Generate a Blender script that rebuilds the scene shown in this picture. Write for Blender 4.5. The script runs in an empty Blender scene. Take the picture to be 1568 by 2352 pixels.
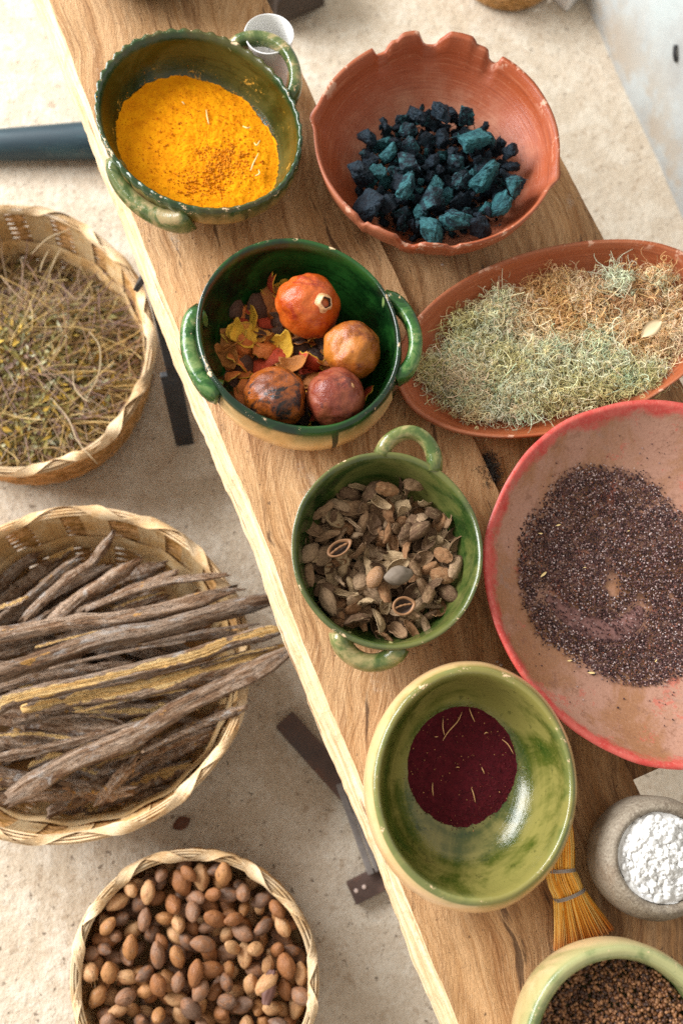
import bpy, bmesh, math, random
import numpy as np
from mathutils import Vector, Matrix, Euler, noise as mnoise

random.seed(7); RNG = np.random.default_rng(7)
PI = math.pi
S = bpy.context.scene
C = S.collection

# ------------------------------------------------------------------ camera, world, light, exposure
CAM_H = 1.62
TILT, SIDE = math.radians(16.4), math.radians(3.2)
cam_d = bpy.data.cameras.new('camera'); cam = bpy.data.objects.new('camera', cam_d); C.objects.link(cam)
cam.location = (0, 0, CAM_H); cam.rotation_euler = (TILT, -SIDE, 0)
cam_d.lens = 35; cam_d.sensor_width = 36; cam_d.clip_start = .02; cam_d.clip_end = 60
cam_d.dof.use_dof = True; cam_d.dof.focus_distance = 1.15; cam_d.dof.aperture_fstop = 3.2
S.camera = cam

w = bpy.data.worlds.new('World'); S.world = w; w.use_nodes = True
bg = w.node_tree.nodes['Background']
bg.inputs[0].default_value = (1.0, .93, .83, 1); bg.inputs[1].default_value = .63

ld = bpy.data.lights.new('open_courtyard_light', 'AREA'); ld.shape = 'RECTANGLE'; ld.size = 4.4; ld.size_y = 2.2
ld.energy = 545; ld.color = (.965, .985, 1.0)
lo = bpy.data.objects.new('open_courtyard_light', ld); C.objects.link(lo)
lo.location = (-4.0, 2.3, 3.0)
lo.rotation_euler = (Vector((.1, .35, .4)) - Vector(lo.location)).to_track_quat('-Z', 'Y').to_euler()

S.view_settings.view_transform = 'Standard'; S.view_settings.look = 'None'
S.view_settings.exposure = 0.42; S.view_settings.gamma = 1
try:
    S.cycles.use_denoising = False; S.cycles.max_bounces = 6; S.cycles.transparent_max_bounces = 8
except Exception: pass

# ------------------------------------------------------------------ helpers
_R = Euler((TILT, -SIDE, 0)).to_matrix()
_F = 35 / 36 * 2352
def at(u, v, z):                                   # where the sight line of a spot in the photograph meets height z
    d = _R @ Vector(((u - 784) / _F, -(v - 1176) / _F, -1)); t = (z - CAM_H) / d.z
    return Vector((d.x * t, d.y * t, z))

def tag(o, label=None, cat=None, group=None, kind=None):
    if label: o['label'] = label
    if cat: o['category'] = cat
    if group: o['group'] = group
    if kind: o['kind'] = kind
    return o
def empty(name, loc=(0, 0, 0), label=None, cat=None, group=None):
    o = bpy.data.objects.new(name, None); C.objects.link(o); o.location = loc; o.empty_display_size = .02
    return tag(o, label, cat, group)
def obj(name, me, mats=None, parent=None, loc=None):
    o = bpy.data.objects.new(name, me); C.objects.link(o)
    if mats is not None:
        for m in (mats if isinstance(mats, (list, tuple)) else [mats]): me.materials.append(m)
    if parent: o.parent = parent
    if loc is not None: o.location = loc
    return o
def mesh(name, V, F, smooth=True, uv=None, mi=None, col=None):
    me = bpy.data.meshes.new(name)
    me.from_pydata([tuple(v) for v in V], [], F)
    if smooth: me.polygons.foreach_set('use_smooth', [True] * len(me.polygons))
    if uv is not None:
        l = me.uv_layers.new(name='UVMap'); flat = [c for f in uv for p in f for c in p]
        l.data.foreach_set('uv', flat)
    if mi is not None: me.polygons.foreach_set('material_index', mi)
    if col is not None:
        a = me.color_attributes.new('Col', 'FLOAT_COLOR', 'POINT')
        a.data.foreach_set('color', np.asarray(col, dtype=np.float32).ravel())
    me.update(); return me
def np_mesh(name, V, Fq, col=None, smooth=True):
    V = np.asarray(V, dtype=np.float32); Fq = np.asarray(Fq, dtype=np.int32); k = Fq.shape[1]
    me = bpy.data.meshes.new(name)
    me.vertices.add(len(V)); me.vertices.foreach_set('co', V.ravel())
    me.loops.add(Fq.size); me.loops.foreach_set('vertex_index', Fq.ravel())
    me.polygons.add(len(Fq)); me.polygons.foreach_set('loop_start', np.arange(0, Fq.size, k, dtype=np.int32))
    try: me.polygons.foreach_set('loop_total', np.full(len(Fq), k, dtype=np.int32))
    except Exception: pass
    me.update(calc_edges=True); me.validate()
    me.polygons.foreach_set('use_smooth', [smooth] * len(me.polygons))
    if col is not None:
        a = me.color_attributes.new('Col', 'FLOAT_COLOR', 'POINT')
        col = np.asarray(col, dtype=np.float32)
        if col.shape[1] == 3: col = np.c_[col, np.ones(len(col), np.float32)]
        a.data.foreach_set('color', col.astype(np.float32).ravel())
    return me
def fbm(p, sc=1, octv=3, seed=0):
    return mnoise.fractal(Vector((p[0] * sc + seed * 13.7, p[1] * sc - seed * 7.3, p[2] * sc + seed * 3.1)), 1.0, 2.0, octv)
def n1(x, seed=0): return mnoise.noise(Vector((x, seed * 11.3 + .37, seed * 5.7)))

def resample(pts, n):
    P = [Vector((p[0], p[1])) for p in pts]; E = [2 * P[0] - P[1]] + P + [2 * P[-1] - P[-2]]; out = []
    for i in range(1, len(E) - 2):
        for k in range(12):
            t = k / 12; a, b, c, d = E[i - 1], E[i], E[i + 1], E[i + 2]
            out.append(.5 * ((2 * b) + (c - a) * t + (2 * a - 5 * b + 4 * c - d) * t * t + (3 * b - a - 3 * c + d) * t ** 3))
    out.append(P[-1])
    L = [0]
    for i in range(1, len(out)): L.append(L[-1] + (out[i] - out[i - 1]).length)
    res = []
    for k in range(n):
        s = L[-1] * k / (n - 1)
        res.append((float(np.interp(s, L, [p.x for p in out])), float(np.interp(s, L, [p.y for p in out]))))
    return res

class Bowl:
    """turned vessel: outer and inner profiles in (share of rim radius, height), a and b the rim's half axes"""
    def __init__(s, c, a, b, phi, outer, inner, n=128, deform=None, wob=.006, seed=1, m=34):
        s.c = Vector(c); s.a, s.b, s.phi = a, b, math.radians(phi)
        po, pi_ = resample(outer, m), resample(inner, m)
        s.inner = pi_; prof = po + pi_[1:]; s.nv = len(prof); s.n = n
        V = []; UV = []; F = []
        cp, sp = math.cos(s.phi), math.sin(s.phi)
        ztop = max(p[1] for p in prof)
        for j, (r, z) in enumerate(prof):
            v = j / (s.nv - 1)
            for i in range(n):
                th = 2 * PI * i / n
                wb = 1 + wob * fbm((math.cos(th) * 1.3, math.sin(th) * 1.3, z * 9), 1, 3, seed) * min(1, max(r, 0) * 2)
                rr, zz = max(r, 0) * wb, z
                if deform: rr, zz = deform(rr, zz, (th + s.phi) % (2 * PI), v)
                x, y = s.a * rr * math.cos(th), s.b * rr * math.sin(th)
                V.append((x * cp - y * sp, x * sp + y * cp, zz + .0012 * n1(th * 1.1 + seed, seed) * (z / ztop)))
        for j in range(s.nv - 1):
            for i in range(n):
                k = (i + 1) % n
                F.append((j * n + i, j * n + k, (j + 1) * n + k, (j + 1) * n + i))
                UV.append(((i / n, j / (s.nv - 1)), ((i + 1) / n, j / (s.nv - 1)), ((i + 1) / n, (j + 1) / (s.nv - 1)), (i / n, (j + 1) / (s.nv - 1))))
        s.V, s.F, s.UV = V, F, UV
        rs = [p[0] for p in pi_][::-1]; zs = [p[1] for p in pi_][::-1]
        s._r, s._z = rs, zs
    def mesh(s, name): return mesh(name, s.V, s.F, True, s.UV)
    def zin(s, r): return float(np.interp(r, s._r, s._z))            # inner height at a share of the rim radius
    def rn(s, x, y):                                                   # local xy -> share of the rim radius
        cp, sp = math.cos(s.phi), math.sin(s.phi); X, Y = x * cp + y * sp, -x * sp + y * cp
        return math.hypot(X / s.a, Y / s.b)
    def xy(s, r, th):                                                  # world angle th
        t = th - s.phi; x, y = s.a * r * math.cos(t), s.b * r * math.sin(t); cp, sp = math.cos(s.phi), math.sin(s.phi)
        return Vector((x * cp - y * sp, x * sp + y * cp, 0))
    def ang(s, u, v, z):
        p = at(u, v, z) - s.c; return math.atan2(p.y, p.x)

def sweep(path, wid, thk, n=12, up=Vector((0, 0, 1)), cap=True, power=2.0):
    """a strap or bar: path of points, half width along 'up' and half thickness across"""
    V = []; F = []; m = len(path); UV = []
    for j, p in enumerate(path):
        t = (path[min(j + 1, m - 1)] - path[max(j - 1, 0)]).normalized()
        sd = t.cross(up)
        if sd.length < 1e-4: sd = t.orthogonal()
        sd.normalize(); u2 = sd.cross(t).normalized()
        W = wid[j] if isinstance(wid, list) else wid; T = thk[j] if isinstance(thk, list) else thk
        for i in range(n):
            a = 2 * PI * i / n; c, s_ = math.cos(a), math.sin(a)
            c = math.copysign(abs(c) ** (2 / power), c); s_ = math.copysign(abs(s_) ** (2 / power), s_)
            V.append(p + u2 * (W * c) + sd * (T * s_))
    for j in range(m - 1):
        for i in range(n):
            k = (i + 1) % n
            F.append((j * n + i, j * n + k, (j + 1) * n + k, (j + 1) * n + i))
            UV.append(((i / n, j / (m - 1)), ((i + 1) / n, j / (m - 1)), ((i + 1) / n, (j + 1) / (m - 1)), (i / n, (j + 1) / (m - 1))))
    if cap:
        F.append(tuple(range(n))[::-1]); F.append(tuple(range((m - 1) * n, m * n)))
        UV.append([(0, 0)] * n); UV.append([(1, 1)] * n)
    return V, F, UV
def sweep_mesh(name, *a, **k):
    V, F, UV = sweep(*a, **k); return mesh(name, V, F, True, UV)
def smooth_path(pts, n):
    P = [Vector(p) for p in pts]; E = [2 * P[0] - P[1]] + P + [2 * P[-1] - P[-2]]; out = []
    seg = len(P) - 1
    for k in range(n):
        x = k / (n - 1) * seg; i = min(int(x), seg - 1); t = x - i; a, b, c, d = E[i], E[i + 1], E[i + 2], E[i + 3]
        out.append(.5 * ((2 * b) + (c - a) * t + (2 * a - 5 * b + 4 * c - d) * t * t + (3 * b - a - 3 * c + d) * t ** 3))
    return out
def box_mesh(name, sx, sy, sz, bev=.002):
    bm = bmesh.new(); bmesh.ops.create_cube(bm, size=1, matrix=Matrix.Diagonal((sx, sy, sz, 1)))
    if bev: bmesh.ops.bevel(bm, geom=list(bm.edges), offset=bev, segments=2, affect='EDGES', profile=.6)
    me = bpy.data.meshes.new(name); bm.to_mesh(me); bm.free(); return me
def bar(name, A, B, wid, thk, mat, parent, bev=.0015, roll=0):
    A, B = Vector(A), Vector(B); d = B - A
    o = obj(name, box_mesh(name, d.length, wid, thk, bev), mat, parent)
    o.rotation_mode = 'QUATERNION'; o.rotation_quaternion = d.to_track_quat('X', 'Z') @ Euler((roll, 0, 0)).to_quaternion()
    o.location = (A + B) / 2; return o
def strands(P, rad, col, sides=3):
    """P (N,K,3) polylines -> tube verts, quads, per-vertex colours"""
    N, K, _ = P.shape
    T = np.gradient(P, axis=1); T /= np.linalg.norm(T, axis=2, keepdims=True) + 1e-9
    ref = RNG.normal(size=(N, 1, 3)); U = np.cross(T, ref); U /= np.linalg.norm(U, axis=2, keepdims=True) + 1e-9
    W = np.cross(T, U); rad = np.broadcast_to(np.asarray(rad).reshape(N, -1), (N, K))
    a = np.arange(sides) * 2 * PI / sides
    V = P[:, :, None, :] + rad[:, :, None, None] * (np.cos(a)[None, None, :, None] * U[:, :, None, :] + np.sin(a)[None, None, :, None] * W[:, :, None, :])
    idx = np.arange(N * K * sides).reshape(N, K, sides); nx = np.roll(idx, -1, axis=2)
    F = np.stack([idx[:, :-1], nx[:, :-1], nx[:, 1:], idx[:, 1:]], axis=-1).reshape(-1, 4)
    if col.ndim == 2: col = np.repeat(col[:, None, :], K, axis=1)
    cc = np.repeat(col[:, :, None, :], sides, axis=2).reshape(-1, 3)
    return V.reshape(-1, 3), F, cc
def join(parts):
    V = []; F = []; Cc = []; o = 0
    for v, f, c in parts:
        V.append(v); F.append(np.asarray(f) + o); Cc.append(c); o += len(v)
    return np.concatenate(V), np.concatenate(F), np.concatenate(Cc)
_ico = None
def ico_unit(sub=1):
    bm = bmesh.new(); bmesh.ops.create_icosphere(bm, subdivisions=sub, radius=1)
    V = np.array([v.co[:] for v in bm.verts]); F = np.array([[v.index for v in f.verts] for f in bm.faces]); bm.free(); return V, F
def scatter_grains(pos, size, col, squash=(1, 1, .8), jag=.25, sub=1):
    """many small grains in one mesh (triangles)"""
    iv, iff = ico_unit(sub); N = len(pos); n = len(iv)
    q = RNG.normal(size=(N, 4)); q /= np.linalg.norm(q, axis=1, keepdims=True)
    ww, x, y, z = q.T
    R = np.stack([1 - 2 * (y * y + z * z), 2 * (x * y - z * ww), 2 * (x * z + y * ww), 2 * (x * y + z * ww), 1 - 2 * (x * x + z * z), 2 * (y * z - x * ww),
                  2 * (x * z - y * ww), 2 * (y * z + x * ww), 1 - 2 * (x * x + y * y)], axis=1).reshape(N, 3, 3)
    L = iv[None] * np.array(squash)[None, None] * (1 + jag * RNG.uniform(-1, 1, size=(N, n, 1)))
    V = pos[:, None, :] + size[:, None, None] * np.einsum('nij,nkj->nki', R, L)
    F = (iff[None] + (np.arange(N) * n)[:, None, None]).reshape(-1, 3)
    return V.reshape(-1, 3), F, np.repeat(col[:, None, :], n, axis=1).reshape(-1, 3)
def pile(n, radii, draw, zbase, cand=14, jitter=.004):
    """drop balls one by one at the lowest of a few random spots"""
    X = np.zeros((n, 3)); Rr = np.zeros(n)
    for i in range(n):
        r = radii[i]; best = None
        for _ in range(cand):
            x, y = draw(r); z = zbase(x, y) + r * .85
            if i:
                d2 = (X[:i, 0] - x) ** 2 + (X[:i, 1] - y) ** 2; s = Rr[:i] + r; hit = d2 < s * s
                if hit.any(): z = max(z, float((X[:i, 2][hit] + np.sqrt(s[hit] ** 2 - d2[hit]) * .86).max()))
            sc = z + random.random() * jitter
            if best is None or sc < best[0]: best = (sc, x, y, z)
        X[i] = best[1:]; Rr[i] = r
    return X
def in_poly(x, y, poly):
    c = False; j = len(poly) - 1
    for i in range(len(poly)):
        if (poly[i][1] > y) != (poly[j][1] > y) and x < (poly[j][0] - poly[i][0]) * (y - poly[i][1]) / (poly[j][1] - poly[i][1]) + poly[i][0]: c = not c
        j = i
    return c

# ------------------------------------------------------------------ material writing
class NT:
    def __init__(s, name, rough=.6, spec=.5):
        s.m = bpy.data.materials.new(name); s.m.use_nodes = True; s.t = s.m.node_tree
        s.b = s.t.nodes['Principled BSDF']; s.b.inputs['Roughness'].default_value = rough; s.b.inputs['Specular IOR Level'].default_value = spec
    def nd(s, ty): return s.t.nodes.new(ty)
    def put(s, sock, v):
        if isinstance(v, bpy.types.NodeSocket): s.t.links.new(v, sock)
        elif v is not None:
            if hasattr(sock.default_value, '__len__') and not hasattr(v, '__len__'): v = (v,) * len(sock.default_value)
            if hasattr(v, '__len__') and len(v) == 3 and len(sock.default_value) == 4: v = (*v, 1)
            sock.default_value = v
    def obj(s): return s.nd('ShaderNodeTexCoord').outputs['Object']
    def uv(s):
        sp = s.nd('ShaderNodeSeparateXYZ'); s.put(sp.inputs[0], s.nd('ShaderNodeTexCoord').outputs['UV']); return sp.outputs[0], sp.outputs[1]
    def uvv(s): return s.nd('ShaderNodeTexCoord').outputs['UV']
    def rnd(s): return s.nd('ShaderNodeObjectInfo').outputs['Random']
    def tone(s):                                   # each thing's own tone, kept in its viewport colour
        n = s.nd('ShaderNodeSeparateColor'); s.put(n.inputs[0], s.nd('ShaderNodeObjectInfo').outputs['Color']); return n.outputs[0]
    def col(s):
        n = s.nd('ShaderNodeVertexColor'); n.layer_name = 'Col'; return n.outputs[0]
    def map(s, v, sc=(1, 1, 1), rot=(0, 0, 0), loc=(0, 0, 0)):
        n = s.nd('ShaderNodeMapping'); s.put(n.inputs[0], v); s.put(n.inputs[1], loc); s.put(n.inputs[2], rot); s.put(n.inputs[3], sc); return n.outputs[0]
    def noise(s, v, sc, det=4, ro=.55, dist=0, wv=None):
        n = s.nd('ShaderNodeTexNoise'); s.put(n.inputs['Vector'], v); n.inputs['Scale'].default_value = sc
        n.inputs['Detail'].default_value = det; n.inputs['Roughness'].default_value = ro; n.inputs['Distortion'].default_value = dist
        if wv is not None: n.noise_dimensions = '4D'; s.put(n.inputs['W'], wv)
        return n.outputs[0]
    def vor(s, v, sc, feat='F1', out=0):
        n = s.nd('ShaderNodeTexVoronoi'); n.feature = feat; s.put(n.inputs['Vector'], v); n.inputs['Scale'].default_value = sc; return n.outputs[out]
    def wave(s, v, sc, dist=2, det=2, dsc=1, dirn='Y'):
        n = s.nd('ShaderNodeTexWave'); n.bands_direction = dirn; s.put(n.inputs['Vector'], v); n.inputs['Scale'].default_value = sc
        n.inputs['Distortion'].default_value = dist; n.inputs['Detail'].default_value = det; n.inputs['Detail Scale'].default_value = dsc; return n.outputs['Fac']
    def ramp(s, f, st):
        n = s.nd('ShaderNodeValToRGB'); s.put(n.inputs[0], f); e = n.color_ramp.elements
        while len(e) < len(st): e.new(.5)
        for k, (p, c) in enumerate(st): e[k].position = p; e[k].color = (*c, 1) if len(c) == 3 else c
        return n.outputs[0]
    def mr(s, v, a, b, c=0., d=1., smooth=True):
        n = s.nd('ShaderNodeMapRange'); n.interpolation_type = 'SMOOTHSTEP' if smooth else 'LINEAR'
        s.put(n.inputs[0], v)
        for k, x in enumerate((a, b, c, d)): s.put(n.inputs[k + 1], x)
        return n.outputs[0]
    def ma(s, op, a, b=None, clamp=False):
        n = s.nd('ShaderNodeMath'); n.operation = op; n.use_clamp = clamp; s.put(n.inputs[0], a); s.put(n.inputs[1], b); return n.outputs[0]
    def mix(s, f, a, b, mode='MIX'):
        n = s.nd('ShaderNodeMix'); n.data_type = 'RGBA'; n.blend_type = mode; s.put(n.inputs[0], f); s.put(n.inputs[6], a); s.put(n.inputs[7], b); return n.outputs[2]
    def hsv(s, c, h=.5, sat=1., val=1.):
        n = s.nd('ShaderNodeHueSaturation'); s.put(n.inputs['Hue'], h); s.put(n.inputs['Saturation'], sat); s.put(n.inputs['Value'], val); s.put(n.inputs['Color'], c); return n.outputs[0]
    def base(s, c): s.put(s.b.inputs['Base Color'], c); return s
    def rough(s, r): s.put(s.b.inputs['Roughness'], r); return s
    def bump(s, h, st=.3, d=.002):
        n = s.nd('ShaderNodeBump'); n.inputs['Strength'].default_value = st; n.inputs['Distance'].default_value = d; s.put(n.inputs['Height'], h)
        if getattr(s, '_lastb', None): s.put(n.inputs['Normal'], s._lastb)
        s._lastb = n.outputs[0]; s.put(s.b.inputs['Normal'], n.outputs[0]); return s

def m_concrete():
    t = NT('concrete', .85, .3); o = t.obj()
    big = t.noise(o, 2.2, 5, .6); mid = t.noise(o, 16, 6, .7); fine = t.noise(o, 170, 4, .75); st = t.noise(t.map(o, (1, 1, 1), (0, 0, .6)), 5, 6, .7, 1.2)
    c = t.ramp(big, [(.35, (.52, .425, .31)), (.62, (.58, .49, .38))])
    c = t.mix(t.mr(mid, .46, .60), c, (.63, .55, .44)); c = t.mix(t.mr(st, .58, .70, 0, .30), c, (.42, .295, .18))
    c = t.mix(t.mr(t.noise(o, 42, 4, .7), .58, .68, 0, .6), c, (.36, .26, .17)); c = t.mix(t.mr(fine, .54, .66, 0, .45), c, (.36, .265, .175)); c = t.mix(t.mr(fine, .44, .34, 0, .45), c, (.70, .65, .57))
    c = t.mix(t.mr(t.noise(o, 95, 3, .6), .64, .69, 0, .8), c, (.13, .09, .06))
    t.base(c); t.bump(mid, .7, .008); t.bump(t.noise(o, 60, 5, .7), .8, .005); t.bump(fine, .6, .002); return t.m
def m_plaster():
    t = NT('whitewash', .8, .3); o = t.obj(); z = t.nd('ShaderNodeSeparateXYZ'); t.put(z.inputs[0], o)
    a = t.noise(o, 5, 5, .65); c = t.ramp(a, [(.40, (.33, .335, .325)), (.60, (.41, .435, .43))])
    c = t.mix(t.mr(t.noise(o, 3, 4, .6, .6), .50, .68, 0, .45), c, (.42, .49, .49))
    c = t.mix(t.ma('MULTIPLY', t.mr(z.outputs[2], .22, .0), t.mr(t.noise(o, 8, 5, .75), .44, .60, 0, .55)), c, (.36, .26, .16))
    t.base(c); t.bump(t.noise(o, 40, 5, .7), .4, .004); return t.m
def m_plank(name, dark=0.):
    t = NT(name, .66, .22); o = t.obj()
    wp = t.noise(o, 3.2, 3, .5); sep = t.nd('ShaderNodeSeparateXYZ'); t.put(sep.inputs[0], o)
    y2 = t.ma('ADD', sep.outputs[1], t.ma('MULTIPLY', wp, .12)); cb = t.nd('ShaderNodeCombineXYZ'); t.put(cb.inputs[0], sep.outputs[0]); t.put(cb.inputs[1], y2); t.put(cb.inputs[2], sep.outputs[2])
    g = t.map(cb.outputs[0], (1, 1, 1), (0, 0, .20)); g2 = t.map(cb.outputs[0], (1, 1, 1), (0, 0, .52))
    ring = t.noise(t.map(g, (1.1, 26, 1)), 1.6, 4, .6, .4)
    fa = t.noise(t.map(g, (16, 330, 20)), 1, 5, .8); fb = t.noise(t.map(g2, (16, 300, 20)), 1, 5, .8); fib = t.mix(t.mr(t.noise(o, 7, 3, .5), .46, .56), fa, fb)
    fib2 = t.noise(t.map(g, (4, 75, 9)), 1.3, 5, .75)
    c = t.ramp(ring, [(.30, (.33, .155, .058)), (.44, (.48, .265, .115)), (.56, (.58, .350, .172)), (.70, (.45, .235, .095))])
    c = t.mix(t.mr(fib2, .49, .63, 0, .60), c, (.26, .115, .042)); c = t.mix(t.mr(fib, .52, .64, 0, .60), c, (.72, .48, .265)); c = t.mix(t.mr(fib, .46, .33, 0, .55), c, (.19, .082, .030))
    stn = t.noise(t.map(o, (1.3, 2.6, 1)), 3.1, 6, .68, .6); edge = t.mr(sep.outputs[1], -.20, -.40, 0, .22)          # oily, handled side away from the sawn edge
    sx = t.mr(sep.outputs[0], .45, -.10, 0, .22)
    k = t.ma('ADD', t.ma('ADD', edge, sx), t.ma('MULTIPLY', stn, 1.0)); f = t.mr(k, .68 - dark, 1.02 - dark, 0, .84)
    c = t.mix(f, c, t.mix(t.mr(fib2, .40, .60), (.27, .118, .034), (.115, .046, .015))); c = t.mix(t.ma('MULTIPLY', f, t.mr(fib, .54, .66, 0, .55)), c, (.34, .18, .075))
    c = t.mix(t.mr(t.noise(t.map(g, (3, 22, 1)), 2.4, 4, .6), .63, .68, 0, .75), c, (.055, .024, .012))
    c = t.mix(t.mr(t.noise(o, 11, 6, .75), .60, .72, 0, .40), c, (.70, .60, .48)); c = t.mix(t.mr(t.noise(o, 130, 3, .7), .66, .70, 0, .7), c, (.06, .03, .018))
    t.base(c); t.rough(t.mr(stn, .3, .7, .72, .48)); t.bump(fib2, .8, .005); t.bump(fib, .9, .0028); return t.m
def m_sapwood():
    t = NT('sapwood', .75, .3); o = t.obj(); f = t.noise(t.map(o, (7, 130, 90)), 1.4, 5, .75); g = t.noise(o, 30, 6, .75)
    c = t.ramp(f, [(.36, (.56, .36, .18)), (.5, (.70, .51, .30)), (.62, (.78, .61, .41))]); c = t.mix(t.mr(g, .55, .66, 0, .6), c, (.56, .33, .14))
    c = t.mix(t.mr(t.noise(t.map(o, (3, 70, 60)), 1.7, 4, .7), .61, .65, 0, .85), c, (.20, .10, .045)); t.base(c); t.bump(f, .9, .005); t.bump(g, .6, .003); return t.m
def m_iron(name, c0, c1, rust=(.12, .045, .02), amt=.5):
    t = NT(name, .5, .5); o = t.obj(); a = t.noise(o, 30, 5, .65); c = t.ramp(a, [(.3, c0), (.7, c1)])
    c = t.mix(t.mr(t.noise(o, 11, 5, .7), .5, .68, 0, amt), c, rust); t.base(c); t.rough(t.mr(a, .3, .7, .35, .75)); t.bump(a, .25, .001); return t.m
def m_glaze(name, deep, mid, pale, out, out2, drip=.0, chip=(.70, .48, .29), rimc=None, dust=None, glossy=.16, olive=.5, chips=.60, streak=.55):
    """glazed earthenware: u runs round the rim, v from the foot over the rim (.5) to the middle of the floor"""
    t = NT(name, glossy, .5); o = t.obj(); u, v = t.uv()
    a = t.noise(o, 11, 5, .65, .8); stre = t.noise(t.map(t.uvv(), (6, 95, 1)), 1, 4, .7); fine = t.noise(o, 330, 4, .8)
    cs = t.nd('ShaderNodeCombineXYZ'); t.put(cs.inputs[1], v); band = t.noise(t.map(cs.outputs[0], (1, 16, 1)), 1.6, 2, .5)
    ins = t.ramp(t.ma('ADD', t.ma('MULTIPLY', a, .78), t.ma('MULTIPLY', band, .22)), [(olive - .11, deep), (olive, mid), (olive + .11, pale)])
    ins = t.mix(t.mr(stre, .50, .66, 0, streak), ins, deep); ins = t.mix(t.mr(fine, .52, .66, 0, .40), ins, pale); ins = t.mix(t.mr(t.noise(o, 70, 5, .75), .58, .66, 0, .45), ins, tuple(x * .4 for x in deep))
    if dust:
        dn = t.noise(t.map(o, (1, 1, 2)), 30, 6, .75); dn2 = t.noise(o, 300, 4, .8); dk = t.ma('ADD', t.ma('ADD', dn, t.mr(v, .54, .74, -.12, .05)), t.ma('MULTIPLY', dn2, .5))
        dm = t.ma('MULTIPLY', t.mr(dk, .74, .84), t.mr(v, .535, .56)); ins = t.mix(t.ma('MULTIPLY', dm, .85), ins, dust)
    ou = t.ramp(t.noise(t.map(o, (1, 1, .6)), 14, 5, .65, .8), [(.42, out), (.58, out2)]); ou = t.mix(t.mr(fine, .54, .68, 0, .3), ou, tuple(x * .55 for x in out))
    cd = t.nd('ShaderNodeCombineXYZ'); t.put(cd.inputs[0], u); dr = t.noise(t.map(cd.outputs[0], (13, 0, 0)), 1.4, 2, .45)            # glaze runs down the outside in tongues
    edge = t.ma('SUBTRACT', .482, t.mr(dr, .56, .63, 0, drip)); ou = t.mix(t.mr(v, edge, t.ma('ADD', edge, .006)), ou, t.mix(a, deep, mid))
    c = t.mix(t.mr(v, .495, .505), ou, ins)
    rim = t.ma('MULTIPLY', t.mr(v, .462, .488), t.mr(v, .535, .507)); c = t.mix(t.ma('MULTIPLY', rim, t.mr(a, .4, .6, .35, .9)), c, t.mix(t.mr(a, .42, .58), rimc or mid, pale))
    chn = t.noise(o, 48, 6, .8); ch = t.ma('MULTIPLY', t.mr(chn, chips, chips + .02), t.mr(t.ma('ABSOLUTE', t.ma('SUBTRACT', v, .497)), .018, .006)); c = t.mix(ch, c, chip)
    t.base(c); r = t.mr(a, .35, .65, glossy, glossy + .10)
    if dust: r = t.ma('ADD', r, t.ma('MULTIPLY', dm, .5))
    t.rough(t.ma('ADD', r, t.ma('MULTIPLY', ch, .5), True)); t.bump(t.noise(o, 45, 3, .6), .18, .003); t.bump(stre, .15, .0012); t.bump(fine, .18, .0009)
    return t.m
def m_handle(name, deep, mid, pale, clay=(.66, .44, .25), glossy=.13):
    t = NT(name, glossy, .5); o = t.obj(); a = t.noise(o, 38, 5, .65, .7); f = t.noise(o, 320, 4, .8)
    c = t.ramp(a, [(.38, deep), (.5, mid), (.62, pale)]); c = t.mix(t.mr(f, .55, .68, 0, .4), c, deep); c = t.mix(t.mr(t.noise(o, 60, 6, .75), .62, .66, 0, .8), c, clay)
    t.base(c); t.rough(t.mr(a, .35, .65, glossy, glossy + .14)); t.bump(t.noise(o, 70, 4, .6), .35, .003); t.bump(f, .15, .0008); return t.m
def m_terra(name, rimc=(.30, .064, .021), inn=(.345, .112, .052), dusty=(.44, .200, .122), rg=.36):
    t = NT(name, rg, .34); o = t.obj(); u, v = t.uv(); st = t.noise(t.map(t.uvv(), (9, 190, 1)), 1, 5, .75); a = t.noise(o, 12, 6, .7); fine = t.noise(o, 350, 4, .8)
    ins = t.mix(t.mr(t.ma('ADD', v, t.ma('MULTIPLY', t.ma('SUBTRACT', a, .5), .35)), .56, .76), rimc, t.mix(t.mr(a, .42, .60), inn, dusty))
    c = t.mix(t.mr(v, .49, .53), t.mix(t.mr(a, .4, .6), rimc, inn), ins); c = t.mix(t.mr(st, .52, .64, 0, .60), c, (.19, .042, .018)); c = t.mix(t.mr(st, .46, .34, 0, .45), c, (.48, .205, .11))
    c = t.mix(t.mr(fine, .60, .70, 0, .45), c, (.62, .36, .24)); c = t.mix(t.mr(fine, .42, .34, 0, .4), c, (.22, .06, .03)); c = t.mix(t.mr(t.noise(o, 19, 6, .75), .62, .70, 0, .6), c, (.14, .05, .035))
    c = t.mix(t.ma('MULTIPLY', t.mr(t.noise(o, 40, 5, .7), .58, .63, 0, .7), t.mr(t.ma('ABSOLUTE', t.ma('SUBTRACT', v, .50)), .03, .01)), c, (.66, .40, .28))
    t.base(c); t.rough(t.mr(a, .35, .65, rg - .08, rg + .18)); t.bump(st, .4, .0018); t.bump(fine, .3, .0009); t.bump(a, .25, .003); return t.m
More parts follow.
